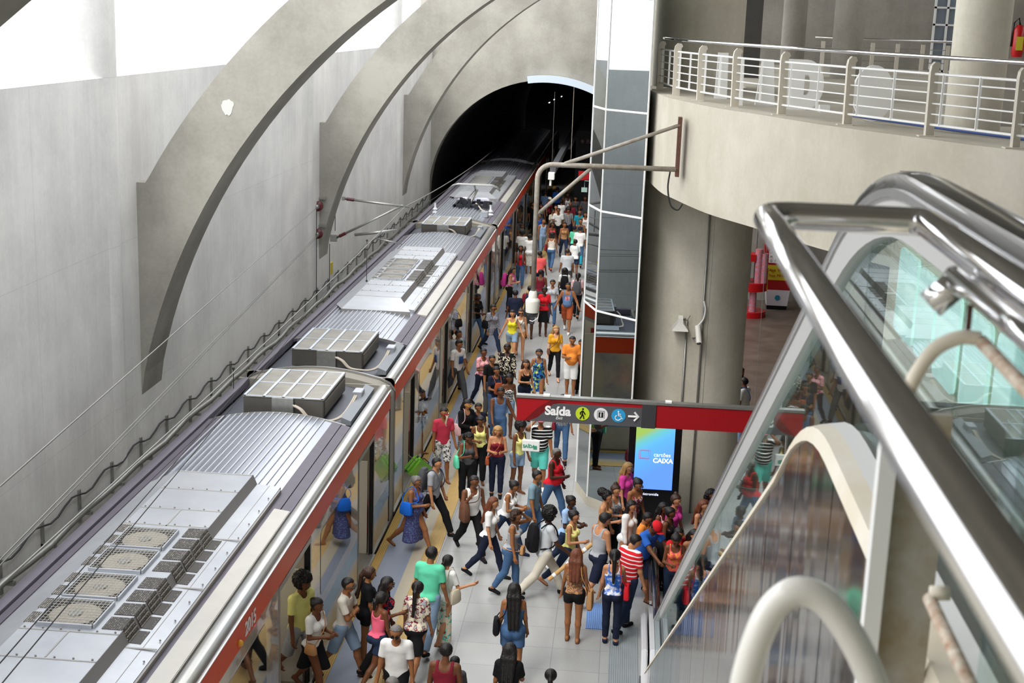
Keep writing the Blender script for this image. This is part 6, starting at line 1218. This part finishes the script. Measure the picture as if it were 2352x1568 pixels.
P(1178, 705, 1.66, 270, 'f', 1, 'bun', 'tank:yellow', 'jshorts:ljean', 'lblue', 'walk', 'out', 'out', 'person in a bright yellow tank top and denim shorts walking forward')
P(1197, 703, 1.60, 275, 'f', 1, 'bun:brown', 'vest:offwhite', 'hotpants:tan', 'sandal', 'walk', 'down', 'bent', 'person in a cream sleeveless top and sunglasses behind the yellow tank top', extra='sun', bag=('crossR', 'brown', 'brown woven bag of the person in the cream sleeveless top'))
P(1184, 664, 1.72, 92, 'm', 3, 'short', 'tee:navy', 'shorts:navy', 'black', 'stand', 'down', 'down', 'person in a plain dark navy T-shirt seen from behind at the train side')
P(1218, 654, 1.76, 92, 'm', 4, 'crop', 'tee:maroon', 'shorts:dgrey', 'flip', 'stand', 'down', 'down', 'tall person with a dark backpack and black shorts, seen from behind below the dome camera', bag=('backpackR', 'navy', 'dark backpack on the tall person below the dome camera'))
P(1251, 656, 1.66, 280, 'f', 4, 'bun', 'tee:red', 'skirt:black', 'sandal', 'stand', 'down', 'bent', 'person in a bright red T-shirt and black skirt, partly behind the dome camera')
P(1270, 636, 1.66, 275, 'f', 2, 'pony', 'tee:lgrey', 'skinny:jean', 'black', 'walk', 'down', 'down', 'person in a pale grey printed T-shirt and jeans walking forward', chest=PR_LINE)
P(1306, 643, 1.76, 268, 'm', 2, 'crop', 'tank:denimblue', 'shorts:rust', 'white', 'walk', 'out', 'out', 'big person in a grey-blue printed tank top and rust-brown shorts', chest=PR_RED, b=1.14)
P(1298, 613, 1.66, 92, 'f', 3, 'bob', 'tee:white', 'pants:black', 'black', 'stand', 'down', 'down', 'person in a white T-shirt with crossing black backpack straps', bag=('backpackR', 'black', 'small black backpack on the white T-shirt in mid platform'))
P(1328, 622, 1.66, 85, 'f', 2, 'longpony', 'blouse:lpink', 'skinny:black', 'black', 'walk', 'down', 'down', 'person with a long dark ponytail in pale pink beside the glass tower', bag=('backpackR', 'dgrey', 'dark patterned backpack on the person in pale pink'))
P(1304, 569, 1.76, 95, 'm', 2, 'short:brown', 'polo:lgrey', 'pants:dgrey', 'black', 'stand', 'down', 'down', 'person in a loose pale grey shirt seen from behind', b=1.1)
P(1197, 558, 1.70, 272, 'f', 3, 'long', 'vest:red', 'skinny:jean', 'sandal', 'walk', 'down', 'down', 'person in a bright red sleeveless top with a dark grey scarf hanging in front', b=1.05)
P(1240, 574, 1.74, 90, 'm', 3, 'short', 'tee:coral', 'pants:navy', 'black', 'step', 'down', 'down', 'person in a coral T-shirt seen from behind, left of the camera pole', b=1.1)
P(1322, 545, 1.66, 92, 'f', 3, 'short', 'tee:white', 'jshorts:darkjean', 'sandal', 'walk', 'down', 'down', 'person in a white T-shirt and denim shorts holding a light blue bag, seen from behind', bag=('toteR', 'teal', 'light blue plastic bag beside the glass tower'))
P(1333, 518, 1.76, 90, 'm', 2, 'cap', 'polo:white', 'pants:jean', 'black', 'step', 'down', 'down', 'person in a white polo shirt and dark blue cap seen from behind', extra='capN')
P(1242, 617, 1.70, 88, 'm', 3, 'short', 'tank:maroon', 'shorts:dgrey', 'flip', 'stand', 'down', 'down', 'person in a dark red tank top right behind the camera pole')
P(1173, 610, 1.64, 355, 'f', 1, 'vlong', 'tank:lpink', 'skinny:black', 'black', 'stand', 'bent', 'bent', 'person with long black hair and a pink backpack beside the train', bag=('backpackR', 'magenta', 'pink and grey backpack worn beside the train'), pitch=18)
P(1268, 528, 1.68, 82, 'f', 2, 'bob', 'tank:offwhite', 'skinny:jean', 'maroon', 'walk', 'down', 'down', 'person in a cream back-buttoned top and blue jeans walking away', bag=('shoulderL', 'maroon', 'dark red bag of the person in the cream top walking away'))
P(1217, 536, 1.64, 95, 'f', 3, 'bun', 'tee:white', 'midi:offwhite:floral:grey', 'sandal', 'stand', 'down', 'bent', 'person in a white top and pale patterned skirt, back to the viewer, near the train')
P(1200, 527, 1.70, 95, 'm', 3, 'afro', 'tee:white', 'pants:darkjean', 'black', 'stand', 'down', 'down', 'person with a dark afro in a white T-shirt at the third car')
P(1277, 741, 1.66, 280, 'f', 0, 'long:blonde', 'blouse:mustard', 'skinny:black', 'sandal', 'walk', 'down', 'down', 'blonde person in a mustard yellow top and black leggings', bag=('crossR', 'brown', 'brown bag of the blonde person in mustard yellow'), yaw=10)
P(1315, 767, 1.74, 275, 'm', 2, 'crop', 'polo:orange', 'shorts:white', 'sandal', 'stand', 'down', 'bent', 'person in a light orange shirt and white shorts beside the glass tower', b=1.14, pitch=20)
P(1337, 776, 1.58, 265, 'f', 2, 'bun', 'tank:red', 'pants:black', 'black', 'stand', 'down', 'down', 'person in red mostly hidden behind the light orange shirt')
P(1239, 794, 1.68, 275, 'f', 2, 'bun', 'dress:navy:floral:green', 'none:navy', 'sandal', 'walk', 'down', 'out', 'person in a short green and blue floral dress with glasses', extra='glass', b=1.06)
P(1207, 822, 1.66, 300, 'f', 1, 'vlong:brown', 'cami:black', 'skinny:navy', 'black', 'stand', 'down', 'bent', 'person with long brown hair in a thin-strapped black top, head turned', yaw=-20)
P(1166, 786, 1.68, 272, 'f', 4, 'pony', 'tunic:black:floral:cream', 'pants:black', 'black', 'stand', 'down', 'down', 'smiling person in a black tunic with large cream flowers', b=1.2)
P(1108, 796, 1.62, 315, 'f', 3, 'short', 'blouse:lpink:speckle:rose', 'skinny:navy', 'black', 'step', 'down', 'bent', 'older person in a pink speckled blouse and dark jeans near the train')
P(1128, 812, 1.66, 310, 'm', 2, 'short', 'tee:black', 'pants:dgrey', 'black', 'stand', 'down', 'down', 'young person in a black T-shirt with a white sleeve patch')
P(1139, 838, 1.64, 295, 'f', 2, 'bun', 'polo:navy', 'skinny:jean', 'black', 'stand', 'bent', 'hold', 'person in a navy polo with red straps hugging a bag in front', bag=('frontR', 'rust', 'reddish backpack worn in front of the navy polo shirt'), b=1.1)
P(1168, 855, 1.66, 290, 'f', 3, 'long', 'strapless:black:zigzag:white', 'jshorts:ljean', 'sandal', 'stand', 'down', 'down', 'person in a black and white patterned strapless top with long dark hair')
# --- far part of the platform
far = [
 (1283, 475, 1.74, 275, 'm', 3, 'short', 'tee:white', 'shorts:black', 'person in a white T-shirt and black shorts in the far crowd'),
 (1306, 474, 1.72, 270, 'm', 2, 'afro', 'tee:navy:vstripe:white', 'pants:navy', 'person with an afro in a navy striped shirt in the far crowd'),
 (1311, 459, 1.76, 270, 'm', 3, 'bald', 'tee:maroon', 'pants:black', 'bald person in a maroon shirt in the far crowd'),
 (1305, 440, 1.74, 275, 'f', 4, 'bun', 'tank:white', 'pants:white', 'dark-skinned person in a white tank top in the far crowd'),
 (1331, 477, 1.70, 285, 'm', 2, 'short', 'tee:teal', 'pants:darkjean', 'person in a teal T-shirt in the far crowd'),
 (1334, 500, 1.70, 270, 'm', 2, 'crop', 'tank:dgrey', 'pants:black', 'person with a shaved head in front of the teal T-shirt'),
 (1320, 517, 1.60, 90, 'f', 3, 'cap', 'tee:mint', 'pants:darkjean', 'person in a pale mint top carrying a white tote in the far crowd'),
 (1297, 505, 1.68, 280, 'f', 2, 'bun', 'tank:tan', 'skinny:darkjean', 'person in a tan top and dark jeans walking in the far crowd'),
 (1247, 499, 1.72, 300, 'm', 2, 'short', 'vest:lblue', 'pants:ljean', 'person in a pale blue sleeveless top right behind the pole'),
 (1268, 505, 1.64, 300, 'f', 3, 'curly', 'tank:rose', 'pants:brown', 'curly-haired person in dull red in the far crowd'),
 (1277, 468, 1.68, 280, 'f', 1, 'bun', 'tank:mustard', 'pants:black', 'person in a yellow top in the far crowd'),
 (1261, 450, 1.68, 320, 'f', 2, 'cap', 'tee:maroon', 'pants:black', 'person in a maroon top and white cap in the far crowd'),
 (1253, 434, 1.76, 80, 'm', 3, 'short', 'tee:denimblue', 'pants:navy', 'person in a blue uniform shirt at the tunnel mouth, left one of two'),
 (1281, 427, 1.76, 100, 'm', 3, 'short', 'tee:blue', 'pants:navy', 'person in a blue uniform shirt at the tunnel mouth, right one of two'),
 (1222, 459, 1.72, 320, 'm', 2, 'short', 'tee:black', 'pants:black', 'person in black reaching out beside the third train car'),
 (1345, 448, 1.72, 270, 'm', 3, 'short', 'tee:dgrey', 'pants:dgrey', 'person in grey at the edge of the glass tower, farther one'),
 (1345, 484, 1.68, 275, 'f', 2, 'bob', 'vest:white', 'pants:black', 'person in white with a dark strap at the edge of the glass tower'),
 (1198, 509, 1.66, 300, 'f', 3, 'bun', 'tank:tan', 'pants:black', 'person in a dull top leaving the third train car'),
 (1189, 497, 1.72, 320, 'm', 3, 'short', 'tee:dgrey', 'pants:black', 'person standing in the third train car door'),
 (1290, 455, 1.66, 100, 'f', 3, 'bun', 'tee:white', 'pants:black', 'person in a white top between the yellow and the maroon tops'),
 (1270, 478, 1.62, 300, 'f', 3, 'bun', 'tee:khaki', 'pants:black', 'person in a khaki top left of the white T-shirt in the far crowd'),
 (1236, 487, 1.70, 310, 'm', 2, 'short', 'tee:blue', 'pants:jean', 'person in blue just left of the camera pole in the far crowd'),
 (1323, 446, 1.68, 270, 'f', 2, 'long', 'tee:dgrey', 'pants:navy', 'person with long hair in dark grey at the back of the crowd'),
 (1243, 466, 1.68, 280, 'f', 3, 'bun', 'tank:dgrey', 'pants:black', 'person in a charcoal top behind the upper bend of the pole brace'),
]
lg = ['stand', 'step', 'walk', 'stepR', 'walkR']
for i, (px, py, h, fc, sx_, sk, hr, tp, bt_, lab) in enumerate(far):
    P(px, py, h, fc, sx_, sk, hr, tp, bt_, 'black', lg[i % 5], 'down', 'bent' if i % 3 == 0 else 'down', lab, extra='capW' if 'white cap' in lab else '')

# --- held and worn things
def near_person(part): return [o for o in bpy.data.objects if o.name.startswith('person') and not o.parent and part in o['label']][0]
def wpt(p, q):
    a = p.rotation_euler[2]; s = p.scale[0]; return Vector((p.location.x + s*(math.cos(a)*q[0] - math.sin(a)*q[1]), p.location.y + s*(math.sin(a)*q[0] + math.cos(a)*q[1]), p.location.z + s*q[2]))
p = near_person('red sleeveless top with a dark grey scarf'); sc = tag(MB().build('scarf', M_GREY) if False else empty('scarf', wpt(p, (0, 0, 1.4))), 'dark grey scarf hanging down the front of the bright red sleeveless top', 'scarf')
for q in (-0.09, 0.09): child(MB().tube([wpt(p, v) for v in ((q*0.8, -0.06, 1.45), (q, 0.09, 1.44), (q*1.0, 0.20, 1.3), (q, 0.19, 1.1), (q, 0.17, 0.9))], 0.032, 8, flat=(1, 0.35)).build('scarf_end', M_GREY, smooth='all'), sc)
p = near_person('khaki trousers striding'); A_, B_ = Vector(at(1245, 1343, z=0.62)), Vector(at(1300, 1275, z=1.0))
A_ = wpt(p, (0.25, 0.0, 0.42)); B_ = wpt(p, (0.28, 0.75, 1.02)); ct_ = empty('cardboard_tube', (A_+B_)/2, 'long brown cardboard tube with white tape carried by the person in khaki trousers', 'tube')
child(MB().tube([A_, B_], 0.038, 14).build('tube', mat('kraft', '#c39a62', 0.7), smooth=True), ct_)
for t_ in (0.1, 0.42, 0.8): child(MB().tube([A_.lerp(B_, t_), A_.lerp(B_, t_+0.06)], 0.041, 14).build('tape', M_WHITE, smooth=True), ct_)
p = near_person('rose-red T-shirt'); tag(MB().tube(smooth_poly([wpt(p, v) for v in ((0.02, 0.14, 1.60), (0.0, 0.2, 1.5), (0.02, 0.19, 1.38), (-0.02, 0.17, 1.3))]), 0.012, 6, flat=(1, 0.3)).tube(smooth_poly([wpt(p, v) for v in ((-0.06, 0.16, 1.6), (-0.01, 0.2, 1.48), (0.0, 0.18, 1.35))]), 0.01, 6, flat=(1, 0.3)).build('paper_strip', M_CREAM, smooth='all'), 'thin cream paper strips hanging from the mouth of the person in rose red', 'strip')
p = near_person('yellow tank top and denim shorts walking forward')
tw_ = [wpt(p, v) for v in ((-0.12, 0.13, 1.28), (-0.13, 0.12, 1.38), (-0.12, 0.0, 1.44), (-0.12, -0.1, 1.36))]; tag(MB().tube(tw_, 0.05, 8, flat=(1, 0.3)).build('towel', M_WHITE, smooth='all'), 'white towel over the shoulder of the person in bright yellow', 'towel')
# green suitcase at the train side
sc_ = at(962, 1065, z=0.75); su = empty('suitcase', (sc_[0], sc_[1], 0.12), 'bright green hard suitcase lying tilted beside the second train car', 'suitcase')
SG = mat('suitcase_green', '#7cc23c', 0.3, coat=0.5); mb = MB().box(-0.34, 0.34, -0.12, 0.12, -0.22, 0.22); o = mb.build('shell', SG, smooth=True, bevel=0.05)
hd = MB().tube([(-0.12, 0.0, 0.22), (-0.12, 0, 0.26), (0.12, 0, 0.26), (0.12, 0, 0.22)], 0.012, 8).build('handle', M_BLK, smooth='all'); bnd = MB().box(-0.345, 0.345, -0.008, 0.008, -0.222, 0.226).build('zip_band', M_GREY, bevel=0.003)
tel = MB().tube([(-0.35, -0.06, 0.1), (-0.7, -0.06, 0.1), (-0.7, 0.06, 0.1), (-0.35, 0.06, 0.1)], 0.009, 6).build('pull_handle', M_STEEL)
for q in (o, hd, bnd, tel): q.parent = su
wh = MB()
for q in (-0.09, 0.09): w__ = MB().tube([(0.36, q-0.02, -0.16), (0.36, q+0.02, -0.16)], 0.035, 12).build('wheel', M_BLK, smooth=True); w__.parent = su
su.location = (sc_[0], sc_[1], 0.62); su.rotation_euler = (math.radians(20), math.radians(38), math.radians(60))
# baby carried in the door
p = near_person('holding a baby'); q = at(1084, 686, y=p.location.y - 0.15); bz_ = q[2] - 0.58
e, info = person(1084, 686, 0.78, 330, 'f', 3, 'short', 'tank:teal', 'shorts:black:zigzag:white', 'sandal', 'stand', 'bent', 'bent', 'baby in a turquoise top carried by the person stepping from the train', pos=(q[0], q[1]), z0=bz_ - 0.2, b=1.25, res=0.018)
